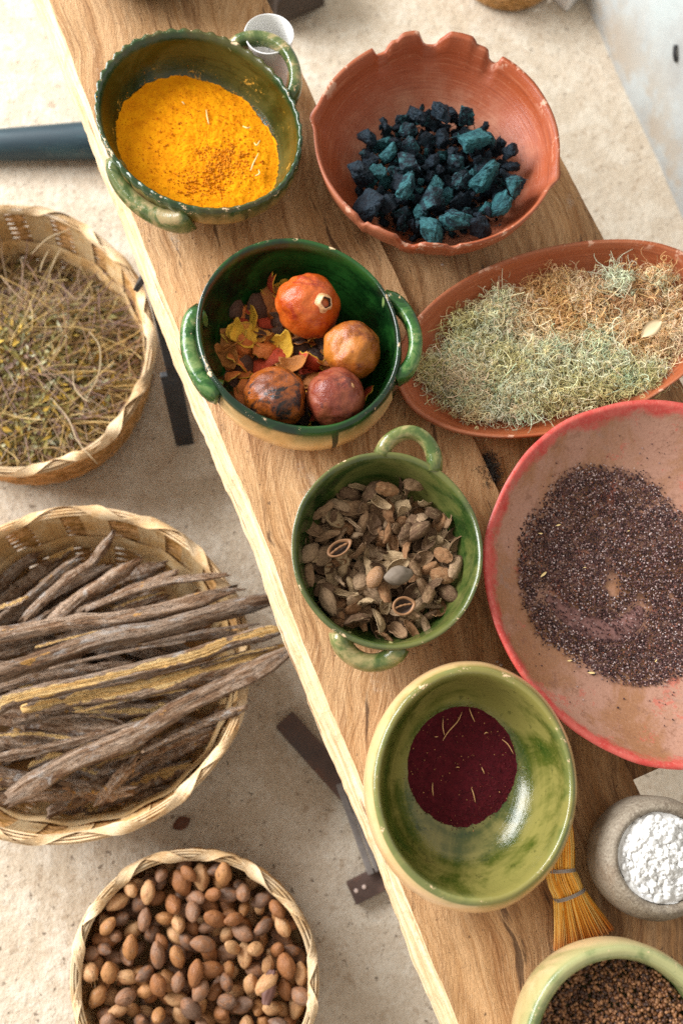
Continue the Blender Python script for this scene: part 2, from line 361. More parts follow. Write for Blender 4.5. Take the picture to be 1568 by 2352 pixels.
def m_gourd():
    t = NT('red_gourd', .40, .5); o = t.obj(); u, v = t.uv(); a = t.noise(o, 8, 6, .72, .5); b = t.noise(o, 36, 6, .78); fine = t.noise(o, 330, 4, .8)
    worn = t.mix(t.mr(a, .42, .58), (.30, .138, .064), (.38, .200, .138)); worn = t.mix(t.mr(b, .54, .64, 0, .75), worn, (.23, .105, .060))
    worn = t.mix(t.mr(t.noise(o, 24, 6, .82), .57, .63, 0, .65), worn, (.46, .105, .07)); worn = t.mix(t.mr(fine, .54, .66, 0, .6), worn, (.16, .07, .045)); worn = t.mix(t.mr(fine, .44, .34, 0, .35), worn, (.50, .30, .22))
    worn = t.mix(t.mr(t.noise(o, 14, 5, .7), .58, .68, 0, .65), worn, (.27, .165, .125))
    red = t.mix(t.mr(b, .42, .6), (.44, .040, .030), (.50, .088, .066)); red = t.mix(t.mr(fine, .54, .66, 0, .55), red, (.60, .20, .15))
    lim = t.ma('ADD', .518, t.ma('MULTIPLY', t.ma('SUBTRACT', t.noise(o, 14, 6, .75), .5), .12)); c = t.mix(t.mr(v, lim, t.ma('ADD', lim, .025)), red, worn)
    c = t.mix(t.mr(v, .470, .474), (.74, .40, .03), c); t.base(c); t.rough(t.mr(a, .35, .65, .30, .55)); t.bump(b, .35, .002); t.bump(fine, .4, .001); return t.m
def m_stone():
    t = NT('river_stone', .65, .4); o = t.obj(); a = t.noise(o, 18, 6, .7); f = t.noise(o, 380, 4, .8); g = t.noise(o, 110, 5, .75)
    c = t.ramp(a, [(.38, (.165, .125, .085)), (.5, (.26, .215, .16)), (.62, (.21, .155, .105))]); c = t.mix(t.mr(f, .52, .64, 0, .65), c, (.085, .060, .042)); c = t.mix(t.mr(f, .46, .36, 0, .5), c, (.42, .37, .29)); c = t.mix(t.mr(g, .56, .64, 0, .5), c, (.10, .075, .055))
    u, v = t.uv(); c = t.mix(t.ma('MULTIPLY', t.mr(t.ma('ADD', t.noise(o, 40, 6, .8), t.mr(v, .44, .54, -.12, .06)), .56, .66, 0, .7), t.mr(v, .40, .47)), c, (.70, .67, .62)); t.base(c); t.bump(f, .6, .0015); t.bump(g, .6, .003); return t.m
def m_straw(name='palm_straw', a=(.72, .44, .18), b=(.84, .61, .34), d=(.46, .23, .085), along=(10, 90, 90)):
    t = NT(name, .50, .25); o = t.obj(); uv = t.uvv(); k = t.ma('MULTIPLY', t.rnd(), 40); f = t.noise(t.map(uv, (60, 2.5, 1)), 1, 5, .75, 0, k); g = t.noise(o, 22, 5, .7)
    c = t.mix(t.mr(g, .4, .6), a, b); c = t.mix(t.mr(f, .51, .62, 0, .75), c, d); c = t.mix(t.mr(t.noise(o, 50, 5, .75), .57, .66, 0, .5), c, (.46, .22, .065)); c = t.hsv(c, .5, 1., t.mr(t.rnd(), 0, 1, .72, 1.15))
    t.base(c); t.bump(f, .7, .003); return t.m
def m_weave():
    t = NT('woven_straw', .65, .2); o = t.obj(); c = t.mix(t.mr(t.noise(o, 70, 5, .75), .4, .6), t.hsv(t.col(), .5, .95, 1.15), t.hsv(t.col(), .5, 1.1, .60)); t.base(c); t.bump(t.noise(o, 200, 4, .7), .6, .0015); return t.m
def m_vcol(name, rough=.8, vary=.5, sc=160, spec=.3, bump=.4):
    t = NT(name, rough, spec); o = t.obj(); n = t.noise(o, sc, 3, .7); c = t.mix(n, t.hsv(t.col(), .5, 1, 1 - vary * .6), t.hsv(t.col(), .5, 1, 1 + vary * .4)); t.base(c)
    if bump: t.bump(n, bump, .0008)
    return t.m
def m_powder(name, a, b, c2, sc=60):
    t = NT(name, .95, .12); o = t.obj(); n = t.noise(o, sc, 5, .7); f = t.noise(o, 420, 3, .8); c = t.ramp(n, [(.3, a), (.55, b), (.75, c2)]); c = t.mix(t.mr(f, .55, .75, 0, .5), c, a)
    t.base(c); t.bump(n, .5, .003); t.bump(f, .5, .0009); return t.m
def m_indigo():
    t = NT('indigo_cake', .62, .25); o = t.obj(); r = t.tone(); k = t.ma('MULTIPLY', t.rnd(), 30); a = t.noise(o, 1.8, 6, .75, .6, k); f = t.noise(o, 9, 5, .8, 0, k)
    dark = t.mix(t.mr(a, .4, .6), (.004, .008, .015), (.014, .030, .046)); teal = t.mix(t.mr(a, .4, .6), (.010, .060, .074), (.040, .165, .18))
    c = t.mix(t.mr(t.ma('ADD', r, t.ma('MULTIPLY', t.ma('SUBTRACT', a, .5), 1.2)), .45, .72, 0, .95), dark, teal); c = t.mix(t.mr(f, .56, .68, 0, .45), c, (.10, .17, .18)); c = t.mix(t.mr(f, .46, .36, 0, .7), c, (.003, .006, .012))
    t.base(c); t.rough(t.mr(f, .35, .65, .42, .8)); t.bump(a, .8, .006); t.bump(f, .9, .0025); return t.m
def m_nut():
    t = NT('nutshell', .45, .32); o = t.obj(); r = t.tone(); k = t.ma('MULTIPLY', t.rnd(), 50); a = t.noise(t.map(o, (1.6, 5, 5)), 1, 6, .72, 1.2, k); f = t.noise(o, 11, 4, .75, 0, k); b = t.noise(o, 1.3, 4, .6, .4, k)
    c = t.ramp(r, [(0, (.15, .085, .055)), (.25, (.26, .105, .038)), (.5, (.40, .19, .070)), (.75, (.25, .135, .080)), (1, (.50, .28, .13))])
    c = t.mix(t.mr(b, .46, .62, 0, .55), c, (.33, .13, .045)); c = t.mix(t.mr(a, .53, .64, 0, .7), c, (.085, .034, .016)); c = t.mix(t.mr(f, .56, .68, 0, .35), c, (.56, .36, .20)); c = t.mix(t.mr(t.noise(o, 2.5, 5, .7, 0, k), .60, .68, 0, .6), c, (.30, .24, .20))
    t.base(c); t.rough(t.mr(a, .35, .65, .32, .6)); t.bump(a, .5, .003); t.bump(f, .35, .0012); return t.m
def m_husk():
    t = NT('dry_husk', .76, .15); o = t.obj(); r = t.tone(); k = t.ma('MULTIPLY', t.rnd(), 50); a = t.noise(t.map(o, (1.6, 9, 7)), 1, 5, .75, .6, k); g = t.noise(o, 3, 5, .7, 0, k); f = t.noise(o, 16, 4, .8, 0, k)
    c = t.ramp(r, [(0, (.15, .085, .048)), (.25, (.28, .165, .090)), (.5, (.36, .235, .140)), (.75, (.30, .150, .070)), (1, (.46, .32, .18))])
    c = t.mix(t.mr(a, .53, .64, 0, .65), c, (.065, .036, .020)); c = t.mix(t.mr(g, .53, .66, 0, .5), c, (.44, .30, .16)); c = t.mix(t.mr(f, .54, .66, 0, .35), c, (.06, .033, .020)); c = t.mix(t.mr(a, .46, .34, 0, .5), c, (.48, .34, .19))
    t.base(c); t.bump(a, .9, .003); t.bump(f, .6, .0012); return t.m
def m_fruit(name, a, b, dark, hl=(.62, .30, .12), amt=.35, seed=0.):
    t = NT(name, .32, .5); o = t.map(t.obj(), loc=(seed, seed * 2, 0)); n = t.noise(o, 30, 5, .65, .8); f = t.noise(o, 420, 4, .8); c = t.mix(t.mr(n, .42, .58), a, b)
    c = t.mix(t.mr(t.noise(o, 24, 6, .72, 1.2), .52, .62, 0, min(1, amt * 1.5)), c, dark); c = t.mix(t.mr(f, .56, .68, 0, .22), c, hl); c = t.mix(t.mr(f, .45, .35, 0, .3), c, dark); c = t.mix(t.mr(t.noise(o, 85, 6, .75), .60, .65, 0, .7), c, dark)
    t.base(c); t.rough(t.mr(n, .35, .65, .22, .40)); t.bump(f, .45, .0012); t.bump(t.noise(o, 110, 5, .65), .5, .003); return t.m
def m_peel(inside):
    t = NT('peel_inside' if inside else 'peel_skin', .55, .45); o = t.obj(); r = t.tone(); k = t.ma('MULTIPLY', t.rnd(), 40); n = t.noise(o, 2.6, 6, .75, .6, k); f = t.noise(o, 12, 4, .8, 0, k)
    if inside: c = t.ramp(r, [(0, (.74, .42, .03)), (.25, (.42, .15, .025)), (.5, (.76, .46, .06)), (.75, (.085, .040, .02)), (1, (.60, .25, .035))])
    else: c = t.ramp(r, [(0, (.50, .055, .016)), (.25, (.085, .036, .020)), (.5, (.58, .155, .025)), (.75, (.050, .027, .020)), (1, (.42, .14, .03))])
    c = t.mix(t.mr(n, .55, .66, 0, .55), c, (.05, .02, .011)); c = t.mix(t.mr(f, .56, .68, 0, .3), c, (.6, .32, .09)); t.base(c); t.bump(n, .8, .004); t.bump(f, .5, .0014); return t.m
def m_bark(split):
    t = NT('split_stick' if split else 'bark_stick', .74, .15); u, v = t.uv(); r = t.rnd(); k = t.ma('MULTIPLY', r, 60)
    uu = t.nd('ShaderNodeCombineXYZ'); t.put(uu.inputs[0], t.ma('MULTIPLY', t.ma('COSINE', t.ma('MULTIPLY', u, 6.2832)), .16)); t.put(uu.inputs[1], t.ma('MULTIPLY', t.ma('SINE', t.ma('MULTIPLY', u, 6.2832)), .16)); t.put(uu.inputs[2], v); q = uu.outputs[0]
    g = t.noise(t.map(q, (34, 34, 3.2)), 1, 6, .75, .5, k); h = t.noise(t.map(q, (6, 6, 6)), 1, 5, .68, .8, k); f = t.noise(t.map(q, (110, 110, 16)), 1, 4, .75, 0, k)
    c = t.ramp(h, [(.36, (.17, .085, .045)), (.46, (.30, .185, .115)), (.55, (.48, .355, .265)), (.66, (.21, .115, .065))]); c = t.mix(t.mr(g, .51, .63, 0, .70), c, (.045, .020, .010)); c = t.mix(t.mr(f, .54, .66, 0, .5), c, (.44, .34, .25)); c = t.mix(t.mr(f, .45, .35, 0, .5), c, (.06, .03, .018))
    c = t.mix(t.mr(t.noise(t.map(q, (4, 4, 8)), 1, 5, .7, .5, t.ma('ADD', k, 7.)), .54, .64, 0, .65), c, (.52, .49, .46))
    if split:
        lim = t.ma('ADD', t.ma('ABSOLUTE', t.ma('SUBTRACT', u, .27)), t.ma('MULTIPLY', t.ma('SUBTRACT', t.noise(t.map(t.uvv(), (2, 9, 1)), 1, 3, .55, 0, k), .5), .55))
        wd = t.mix(t.mr(g, .42, .58), (.84, .60, .30), (.66, .37, .13)); c = t.mix(t.mr(lim, .115, .095), c, t.mix(t.mr(f, .55, .7, 0, .5), wd, (.36, .17, .05)))
    else: c = t.mix(t.mr(t.noise(t.map(q, (4, 4, 7)), 1, 5, .75, .3, t.ma('ADD', k, 21.)), .62, .64, 0, .9), c, (.60, .32, .10))
    c = t.hsv(c, .5, 1.05, t.mr(r, 0, 1, .75, 1.25)); t.base(c); t.bump(g, 1., .008); t.bump(f, .8, .003); return t.m
def m_plain(name, c, rough=.5, var=.25, sc=40, spec=.5):
    t = NT(name, rough, spec); n = t.noise(t.obj(), sc, 5, .65); t.base(t.mix(n, tuple(x * (1 - var) for x in c), tuple(min(1, x * (1 + var)) for x in c))); t.bump(n, .2, .001); return t.m

CONC, PLAS = m_concrete(), m_plaster()
PLANK, PLANK2, SAP = m_plank('oiled_plank'), m_plank('dark_plank', .05), m_sapwood()
BLACKIRON = m_iron('black_iron', (.012, .013, .015), (.035, .036, .04), amt=.15)
RUSTIRON = m_iron('rusty_iron', (.050, .030, .024), (.105, .060, .045), (.17, .070, .035), .7)
GREYIRON = m_iron('grey_iron', (.10, .085, .075), (.19, .165, .15), (.16, .09, .055), .5)
STRAW, WEAVE = m_straw(), m_weave()
RIMSTRAW = m_straw('rim_straw', (.70, .46, .23), (.82, .62, .39), (.42, .22, .09))
INDIGO, NUT, HUSK = m_indigo(), m_nut(), m_husk()
PEELO, PEELI = m_peel(False), m_peel(True)
BARK, SPLIT = m_bark(False), m_bark(True)

# ------------------------------------------------------------------ setting
def grid(name, x0, x1, y0, y1, n, zf):
    V = [(x0 + (x1 - x0) * i / n, y0 + (y1 - y0) * j / n, zf(x0 + (x1 - x0) * i / n, y0 + (y1 - y0) * j / n)) for j in range(n + 1) for i in range(n + 1)]
    F = [(j * (n + 1) + i, j * (n + 1) + i + 1, (j + 1) * (n + 1) + i + 1, (j + 1) * (n + 1) + i) for j in range(n) for i in range(n)]
    return mesh(name, V, F)
o = obj('floor', grid('floor', -3.0, 2.4, -1.8, 4.2, 60, lambda x, y: .002 * fbm((x, y, 0), 2.5, 3) - .002), CONC); tag(o, kind='structure')
wd = Vector((-.157, .5, 0)).normalized(); w0 = Vector((.741, 1.072, 0)); wn = Vector((wd.y, -wd.x, 0))
wall = empty('whitewashed_wall', w0, 'rough whitewashed wall rising at the right edge of the concrete floor', 'wall')
V = []; F = []; nL, nH = 70, 20
for j in range(nH + 1):
    for i in range(nL + 1):
        s = -2.2 + 4.4 * i / nL; h = -.01 + 1.1 * j / nH
        V.append(wd * s + Vector((0, 0, h)) - wn * (.006 * fbm((s, h, 0), 5, 3, 4)))
F = [(j * (nL + 1) + i, (j + 1) * (nL + 1) + i, (j + 1) * (nL + 1) + i + 1, j * (nL + 1) + i + 1) for j in range(nH) for i in range(nL)]
m0 = len(V); V += [v + wn * .14 for v in V]
F += [tuple(x + m0 for x in f[::-1]) for f in F]
top = [nH * (nL + 1) + i for i in range(nL + 1)]
F += [(top[i + 1], top[i], top[i] + m0, top[i + 1] + m0) for i in range(nL)]
obj('wall_face', mesh('wall_face', V, F), PLAS, wall)

# ------------------------------------------------------------------ table
TD = Vector((-.379, .925, 0)).normalized(); TN = Vector((TD.y, -TD.x, 0)); TROT = math.atan2(TD.y, TD.x)
ZT = .46
table = empty('plank_table', (0, 0, 0), 'low plank table with pale sawn edge and iron legs carrying the bowls', 'table')
def plank(name, t0, t1, wl, wr, ztop, thick, mats, n=220, live=True, seed=0):
    V = []; F = []; mi = []; NW = 14
    for i in range(n + 1):
        t = t0 + (t1 - t0) * i / n
        e = .0040 * n1(t * 5, seed) + .0014 * n1(t * 27, seed + 1) + .0008 * n1(t * 90, seed + 2) if live else .0016 * n1(t * 9, seed) + .0006 * n1(t * 60, seed)
        er = .002 * n1(t * 5, seed + 5) + .0008 * n1(t * 50, seed + 6)
        L = wl + e; Rr = wr + er
        row = []
        for k in range(NW + 1):
            ww = L + (Rr - L) * k / NW; row.append((ww, ztop + .0012 * fbm((t * 4, ww * 9, seed), 1, 3)))
        if live:
            f1 = .0065 + .004 * n1(t * 11, seed + 8) + .002 * n1(t * 40, seed + 8); row = [(L - .016 - .004 * n1(t * 8, seed + 9) + .0015 * n1(t * 70, seed), ztop - thick), (L - .013 - .003 * n1(t * 14, seed + 3) + .0012 * n1(t * 80, seed + 4), ztop - thick * .55), (L - f1, ztop - .009 - .003 * n1(t * 17, seed + 7))] + row
        else: row = [(L - .001, ztop - thick), (L - .0008, ztop - thick * .5), (L - .0012, ztop - .002)] + row
        row += [(Rr + .001, ztop - .002), (Rr, ztop - thick)]
        V += [(t, -a, z) for a, z in row]
    m = NW + 6
    for i in range(n):
        for k in range(m - 1):
            F.append((i * m + k, i * m + k + 1, (i + 1) * m + k + 1, (i + 1) * m + k)); mi.append(1 if (k < 3 and live) else 0)
        F.append((i * m + m - 1, i * m, (i + 1) * m, (i + 1) * m + m - 1)); mi.append(0)
    F.append(tuple(range(m))[::-1]); mi.append(1); F.append(tuple(range(n * m, n * m + m))); mi.append(1)
    o = obj(name, mesh(name, V, F, False, None, mi), mats, table); o.rotation_euler = (0, 0, TROT)
    return o
p1 = plank('plank', -.75, 1.42, .0886, .3790, ZT, .052, [PLANK, SAP], seed=1); p1['label'] = 'long tan plank with a pale live edge'
p2 = plank('plank', -.127, .683, .3815, .672, ZT - .014, .04, [PLANK2, SAP], n=110, live=False, seed=2); p2['label'] = 'shorter darker plank behind the long one'
def tw(t, w_, z): return TD * t + TN * w_ + Vector((0, 0, z))
for t in (-.06, .62, 1.25):                        # battens under the planks
    bar('batten', tw(t, .12, ZT - .075), tw(t, .66 if t < 1 else .36, ZT - .075), .05, .04, PLANK2, table, .003)
a = at(345, 640, ZT - .075); b = at(425, 1018, .004)
mid = a.lerp(b, .52)
bar('leg', at(352, 648, .36), mid + Vector((.004, 0, 0)), .018, .012, BLACKIRON, table)
bar('leg', mid, b, .031, .010, BLACKIRON, table)
bar('brace', at(318, 655, .32), at(352, 606, .40), .022, .008, BLACKIRON, table)
bar('leg', tw(.64, .34, ZT - .06), tw(.64, .40, .005), .03, .010, BLACKIRON, table)
bar('leg', at(122, 48, ZT - .08), tw(1.16, .16, .004), .022, .012, BLACKIRON, table)
bar('leg', tw(1.26, .30, ZT - .06), tw(1.28, .34, .005), .03, .010, BLACKIRON, table)
f1a, f1b = at(652, 1652, .012), at(830, 1852, .012); f2a, f2b = at(806, 2052, .012), at(955, 1975, .012)
bar('foot', f1a, f1b, .036, .016, RUSTIRON, table); foot2 = bar('foot', f2a, f2b, .036, .016, RUSTIRON, table)
bar('stretcher', at(778, 1800, .03), at(852, 2008, .03), .010, .008, GREYIRON, table); bar('stretcher', at(790, 1797, .03), at(866, 2002, .03), .006, .008, GREYIRON, table)
bar('leg', f1b + Vector((-.012, .0, 0)), tw(.05, .28, ZT - .05), .032, .008, RUSTIRON, table); bar('leg', f2b + Vector((-.02, 0, 0)), tw(-.09, .30, ZT - .05), .032, .008, RUSTIRON, table)
for k in (818, 836):
    p = at(k, 2046 - (k - 818) * .5, .021); iv, iff = ico_unit(2)
    oo = obj('rivet', np_mesh('rivet', iv * np.array([.0035, .0035, .0012]), iff), m_plain('bright_rivet', (.55, .42, .36), .5), foot2); oo.location = foot2.rotation_quaternion.to_matrix().inverted() @ (p - foot2.location)

# ------------------------------------------------------------------ vessels
def handle(root, B, ua, ub, z, bulge, lift, wid, thk, mat, r0=.99, lean=0.):
    a0, a1 = B.ang(*ua), B.ang(*ub); d = (a1 - a0 + PI) % (2 * PI) - PI
    A, Bb = B.xy(r0, a0), B.xy(r0, a0 + d); midd = B.xy(1, a0 + d / 2).normalized(); path = []
    for k in range(25):
        s = k / 24; h = math.sin(PI * s) ** .50
        p = A.lerp(Bb, .5 - .5 * math.cos(PI * s) if 0 else s) + midd * (bulge * h); p.z = z + lift * h + lean * s; path.append(p)
    wl = [wid * (1 + .35 * abs(2 * k / 24 - 1) ** 3) for k in range(25)]; tl = [thk * (1 + .25 * abs(2 * k / 24 - 1) ** 3) for k in range(25)]
    return obj('handle', sweep_mesh('handle', path, wl, tl, 16, Vector((0, 0, 1)), True, 2.6), mat, root)

def heap_mesh(name, B, level, rmax, bump, seed, nr=40, nt=150, dome=0., slope=(0, 0), edge_n=.002):
    """powder lying in a vessel, banked to one side by 'slope': it runs out where it meets the inner wall"""
    V = [(0, 0, level + dome)]; F = []
    edge = []
    for k in range(nt):
        th = 2 * PI * k / nt; e = edge_n * fbm((math.cos(th) * 2.6, math.sin(th) * 2.6, 0), 1, 4, seed) + edge_n * .5 * fbm((math.cos(th) * 12, math.sin(th) * 12, 0), 1, 3, seed); r = .05
        while r < rmax:
            p = B.xy(r, th)
            if B.zin(r) >= level + slope[0] * p.x + slope[1] * p.y + e: break
            r += .004
        edge.append(r)
    for i in range(1, nr + 1):
        q = (i / nr) ** .85
        for k in range(nt):
            th = 2 * PI * k / nt; p = B.xy(edge[k] * q, th); x, y = p.x, p.y
            z = level + slope[0] * x + slope[1] * y + dome * (1 - q ** 2) + min(1, (1 - q) * 6) * (bump * fbm((x * 40, y * 40, 0), 1, 4, seed) + bump * .45 * fbm((x * 170, y * 170, 0), 1, 3, seed) + bump * .3 * fbm((x * 420, y * 420, 0), 1, 2, seed))
            V.append((x, y, max(z, B.zin(edge[k] * q) + .0004)))
    for k in range(nt): F.append((0, 1 + k, 1 + (k + 1) % nt))
    for i in range(nr - 1):
        for k in range(nt):
            a_, b_ = 1 + i * nt + k, 1 + i * nt + (k + 1) % nt; F.append((a_, a_ + nt, b_ + nt, b_))
    return V, F
def dusting(V, n, size, cols, B, spill=.0, seed=0):
    """loose grains of a powder on its own surface, a few beyond its edge"""
    A = np.array(V); idx = RNG.integers(1, len(A), n * 3); P0 = A[idx]; r = np.hypot(P0[:, 0], P0[:, 1]); keep = RNG.random(len(r)) < np.clip(r / r.max(), .05, 1); P0 = P0[keep][:n]
    P0 = P0 + np.c_[RNG.normal(0, .0022, (len(P0), 2)), np.full(len(P0), .0002)]
    if spill:
        m = RNG.random(len(P0)) < spill; P0[m, :2] *= RNG.uniform(1.0, 1.14, (m.sum(), 1))
    for i in range(len(P0)): P0[i, 2] = max(P0[i, 2], B.zin(B.rn(P0[i, 0], P0[i, 1])) + .0003)
    cc = np.array(cols)[RNG.integers(0, len(cols), len(P0))] * RNG.uniform(.8, 1.15, (len(P0), 1))
    return scatter_grains(P0, RNG.uniform(size[0], size[1], len(P0)), cc, jag=.3)

# --- turmeric bowl (crimped rim, two handles)
H1 = m_handle('mossy_handle', (.045, .075, .020), (.11, .135, .045), (.36, .27, .13))
DKG, MDG, OLV = (.010, .045, .012), (.040, .105, .026), (.20, .21, .055)
G1 = m_glaze('mossy_glaze', (.006, .011, .002), (.017, .028, .005), (.060, .058, .013), (.12, .10, .025), (.36, .22, .075), .05, rimc=(.03, .09, .03), dust=(.62, .30, .02), olive=.47)
def crimp(r, z, th, v):
    k = max(0, 1 - abs(v - .49) / .035)
    return r * (1 + .012 * k * math.sin(th * 46)), z + .0022 * k * math.sin(th * 46 + 1.2)
OUT1 = [(0, .004), (.30, 0), (.52, .0), (.60, .010), (.86, .040), (.985, .070), (.99, .085), (1.0, .094), (.985, .0975)]
INN1 = [(.985, .0975), (.945, .094), (.925, .082), (.92, .070), (.80, .038), (.58, .016), (.3, .009), (0, .008)]
B1 = Bowl((-.1197, .8253, ZT), .144, .120, -48.7, OUT1, INN1, deform=crimp, n=184, wob=.01, seed=3)
r1 = empty('glazed_bowl', B1.c, 'crimped-rim green glazed bowl with two handles holding yellow turmeric powder', 'bowl', 'green glazed earthenware bowls')
obj('body', B1.mesh('body'), G1, r1)
handle(r1, B1, (545, 97, .555), (655, 205, .555), .078, .042, .018, .0095, .0075, H1, .985)
handle(r1, B1, (252, 372, .54), (412, 484, .54), .064, .024, -.008, .0150, .0100, H1, .94)
V, F = heap_mesh('turmeric', B1, .0395, .90, .0020, 5, 70, 220, .004, (-.075, -.03), .004)
TV = V
tv = np.array(V); hv = [(np.array(V), np.array([f for f in F if len(f) == 4]), None)]
o = obj('turmeric_powder', mesh('turmeric', V, F), m_powder('turmeric', (.66, .215, .001), (.80, .300, .002), (.84, .355, .003)), None, B1.c)
tag(o, 'bright yellow-orange turmeric powder filling the crimped green bowl', 'powder', kind='stuff')
NC = 900; cx = np.r_[RNG.normal(.035, .022, NC // 2), RNG.normal(.012, .026, NC // 4), RNG.normal(.0, .06, NC - NC // 2 - NC // 4)]; cy = np.r_[RNG.normal(-.025, .016, NC // 2), RNG.normal(-.055, .016, NC // 4), RNG.normal(0, .045, NC - NC // 2 - NC // 4)]
ok = np.array([B1.rn(x, y) < .66 for x, y in zip(cx, cy)]); cx, cy = cx[ok], cy[ok]
pos = np.c_[cx, cy, .0395 + .004 * (1 - (cx ** 2 + cy ** 2) / .0115) - .075 * cx - .03 * cy + .0003]; sz = RNG.uniform(.0006, .0018, len(cx)); cc = np.outer(RNG.uniform(.55, 1.1, len(cx)) ** .7, np.array([.70, .235, .003]))
v_, f_, c_ = join([scatter_grains(pos, sz, cc, jag=.35), dusting(TV, 4200, (.0003, .0008), [(.66, .215, .001), (.80, .30, .002), (.84, .36, .003)], B1, .10)])
o = obj('turmeric_crumbs', np_mesh('turmeric_crumbs', v_, f_, c_), m_vcol('turmeric_crumb', .95), None, B1.c); tag(o, 'small darker crumbs scattered over the yellow turmeric powder', 'crumbs', kind='stuff')
SLIV = m_plain('pale_straw_sliver', (.74, .56, .25), .6)
def sliver(name, pts, rad, mat, label, cat, group, flat=1.):
    P_ = smooth_path(pts, 9); c = P_[4].copy(); P_ = [p - c for p in P_]
    n = len(P_); wl = [rad * (.35 + .65 * math.sin(PI * (k + .6) / (n + .2))) for k in range(n)]
    o = obj(name, sweep_mesh(name, P_, [x * flat for x in wl], wl, 6), mat, None, c); return tag(o, label, cat, group)
zt = ZT + .043
for pts in ([(474, 252), (476, 268), (480, 286)], [(584, 328), (590, 334), (597, 323)], [(576, 392), (582, 376), (594, 352)], [(586, 404), (596, 399), (594, 390)], [(418, 234), (424, 240)], [(558, 290), (568, 294), (576, 292)]):
    p3 = [at(u, v, zt + .001 * (i % 2)) for i, (u, v) in enumerate(pts)]
    if len(p3) == 2: p3.insert(1, p3[0].lerp(p3[1], .5) + Vector((0, 0, .001)))
    sliver('straw_sliver', p3, .0010, SLIV, 'pale straw sliver lying on the yellow turmeric powder', 'straw', 'slivers on the turmeric')

# --- notched terracotta bowl of indigo
T1 = m_terra('burnished_terracotta')
OUT2 = [(0, .004), (.3, 0), (.50, .0), (.58, .006), (.82, .034), (.955, .066), (.985, .085), (1.0, .092), (.99, .0965)]
INN2 = [(.99, .0965), (.962, .093), (.945, .083), (.92, .068), (.80, .042), (.62, .022), (.36, .012), (0, .010)]
C2 = Vector((.1821, .814, ZT - .007))
def ang2(u, v):
    p = at(u, v, .55) - C2; return math.atan2(p.y, p.x)
z2 = lambda a, b: (671.8 + a * .5716, b * .5716)
NOTCH = [(ang2(*z2(382, 215)), .020, .085), (ang2(*z2(560, 185)), .020, .095), (ang2(*z2(785, 250)), .022, .070), (ang2(*z2(275, 880)), .012, .05), (ang2(*z2(462, 985)), .015, .10), (ang2(*z2(650, 1000)), .008, .05)]
TEETH = [(ang2(*z2(470, 145)), .008, .10), (ang2(*z2(680, 135)), .009, .14), (ang2(*z2(380, 930)), .006, .12), (ang2(*z2(560, 990)), .004, .08)]
LIPS = [(ang2(*z2(75, 455)), .045, .085), (ang2(*z2(1072, 700)), .045, .085)]
def adf(a, b): return abs((a - b + PI) % (2 * PI) - PI)
def notch(r, z, th, v):
    k = max(0, 1 - abs(v - .50) / .050) ** .8
    for a, d, hw in NOTCH:
        q = max(0, 1 - (adf(th, a) / hw) ** 2); z -= .8 * d * k * min(1, q * 1.25) ** 1.3
    for a, d, hw in TEETH:
        q = max(0, 1 - (adf(th, a) / hw) ** 2); z += d * k * min(1, q * 2); r *= 1 + .01 * k * q
    for a, d, hw in LIPS:
        q = math.exp(-(adf(th, a) / hw) ** 2); r *= 1 + d * k * q; z -= .006 * k * q
    return r, z
B2 = Bowl(C2, .159, .158, 0, OUT2, INN2, deform=notch, n=240, wob=.012, seed=8)
r2 = empty('terracotta_bowl', B2.c, 'large round terracotta bowl with notched rim holding dark blue lumps', 'bowl', 'terracotta vessels')
obj('body', B2.mesh('body'), T1, r2)
def lump_mesh(seed):
    rr = random.Random(seed); bm = bmesh.new()
    for k in range(17):
        v = Vector((rr.gauss(0, 1), rr.gauss(0, 1), rr.gauss(0, 1))).normalized() * rr.uniform(.85, 1.06); v.z *= rr.uniform(.7, .95); v.x *= 1.12; bm.verts.new(v)
    bmesh.ops.convex_hull(bm, input=bm.verts)
    bmesh.ops.delete(bm, geom=[v for v in bm.verts if not v.link_faces], context='VERTS')
    bmesh.ops.bevel(bm, geom=list(bm.edges), offset=.06, segments=1, affect='EDGES')
    bmesh.ops.triangulate(bm, faces=bm.faces); bmesh.ops.subdivide_edges(bm, edges=bm.edges, cuts=1, use_grid_fill=True); bmesh.ops.triangulate(bm, faces=bm.faces); bmesh.ops.subdivide_edges(bm, edges=[e for e in bm.edges if e.calc_length() > .16], cuts=1, use_grid_fill=True); bmesh.ops.triangulate(bm, faces=bm.faces)
    for v in bm.verts:
        d = v.co.copy(); cr = abs(fbm(d, 1.6, 2, seed + 3)); v.co *= 1 + .13 * fbm(d, 1.9, 3, seed) + .09 * fbm(d, 5, 3, seed + 1) - .10 * max(0, .18 - cr) / .18
    me = bpy.data.meshes.new('indigo_lump'); bm.to_mesh(me); bm.free(); me.materials.append(INDIGO); return me
LM = [lump_mesh(k) for k in range(12)]
PILES = []
def scatter_things(name, meshes, X, R, spec, cat, group, rotf, sclf, origin=Vector((0, 0, 0)), tones=(0, .25, .5, .75, 1.)):
    out = []
    for i, p in enumerate(X):
        o = bpy.data.objects.new(name, random.choice(meshes)); C.objects.link(o); o.location = origin + Vector(p); o.rotation_euler = rotf(); o.scale = sclf(R[i])
        k = random.randrange(len(tones)); tv = tones[k]; o.color = (tv, tv, tv, 1); o['category'] = cat; o['group'] = group; out.append((o, k, R[i]))
    PILES.append((out, spec, origin)); return [x[0] for x in out]
c2 = at(1000, 405, ZT + .035) - B2.c
pc_ = np.c_[RNG.normal(c2.x, .045, 1500), RNG.normal(c2.y, .042, 1500)]; pc_ = pc_[np.hypot(pc_[:, 0] - c2.x, pc_[:, 1] - c2.y) < .108]
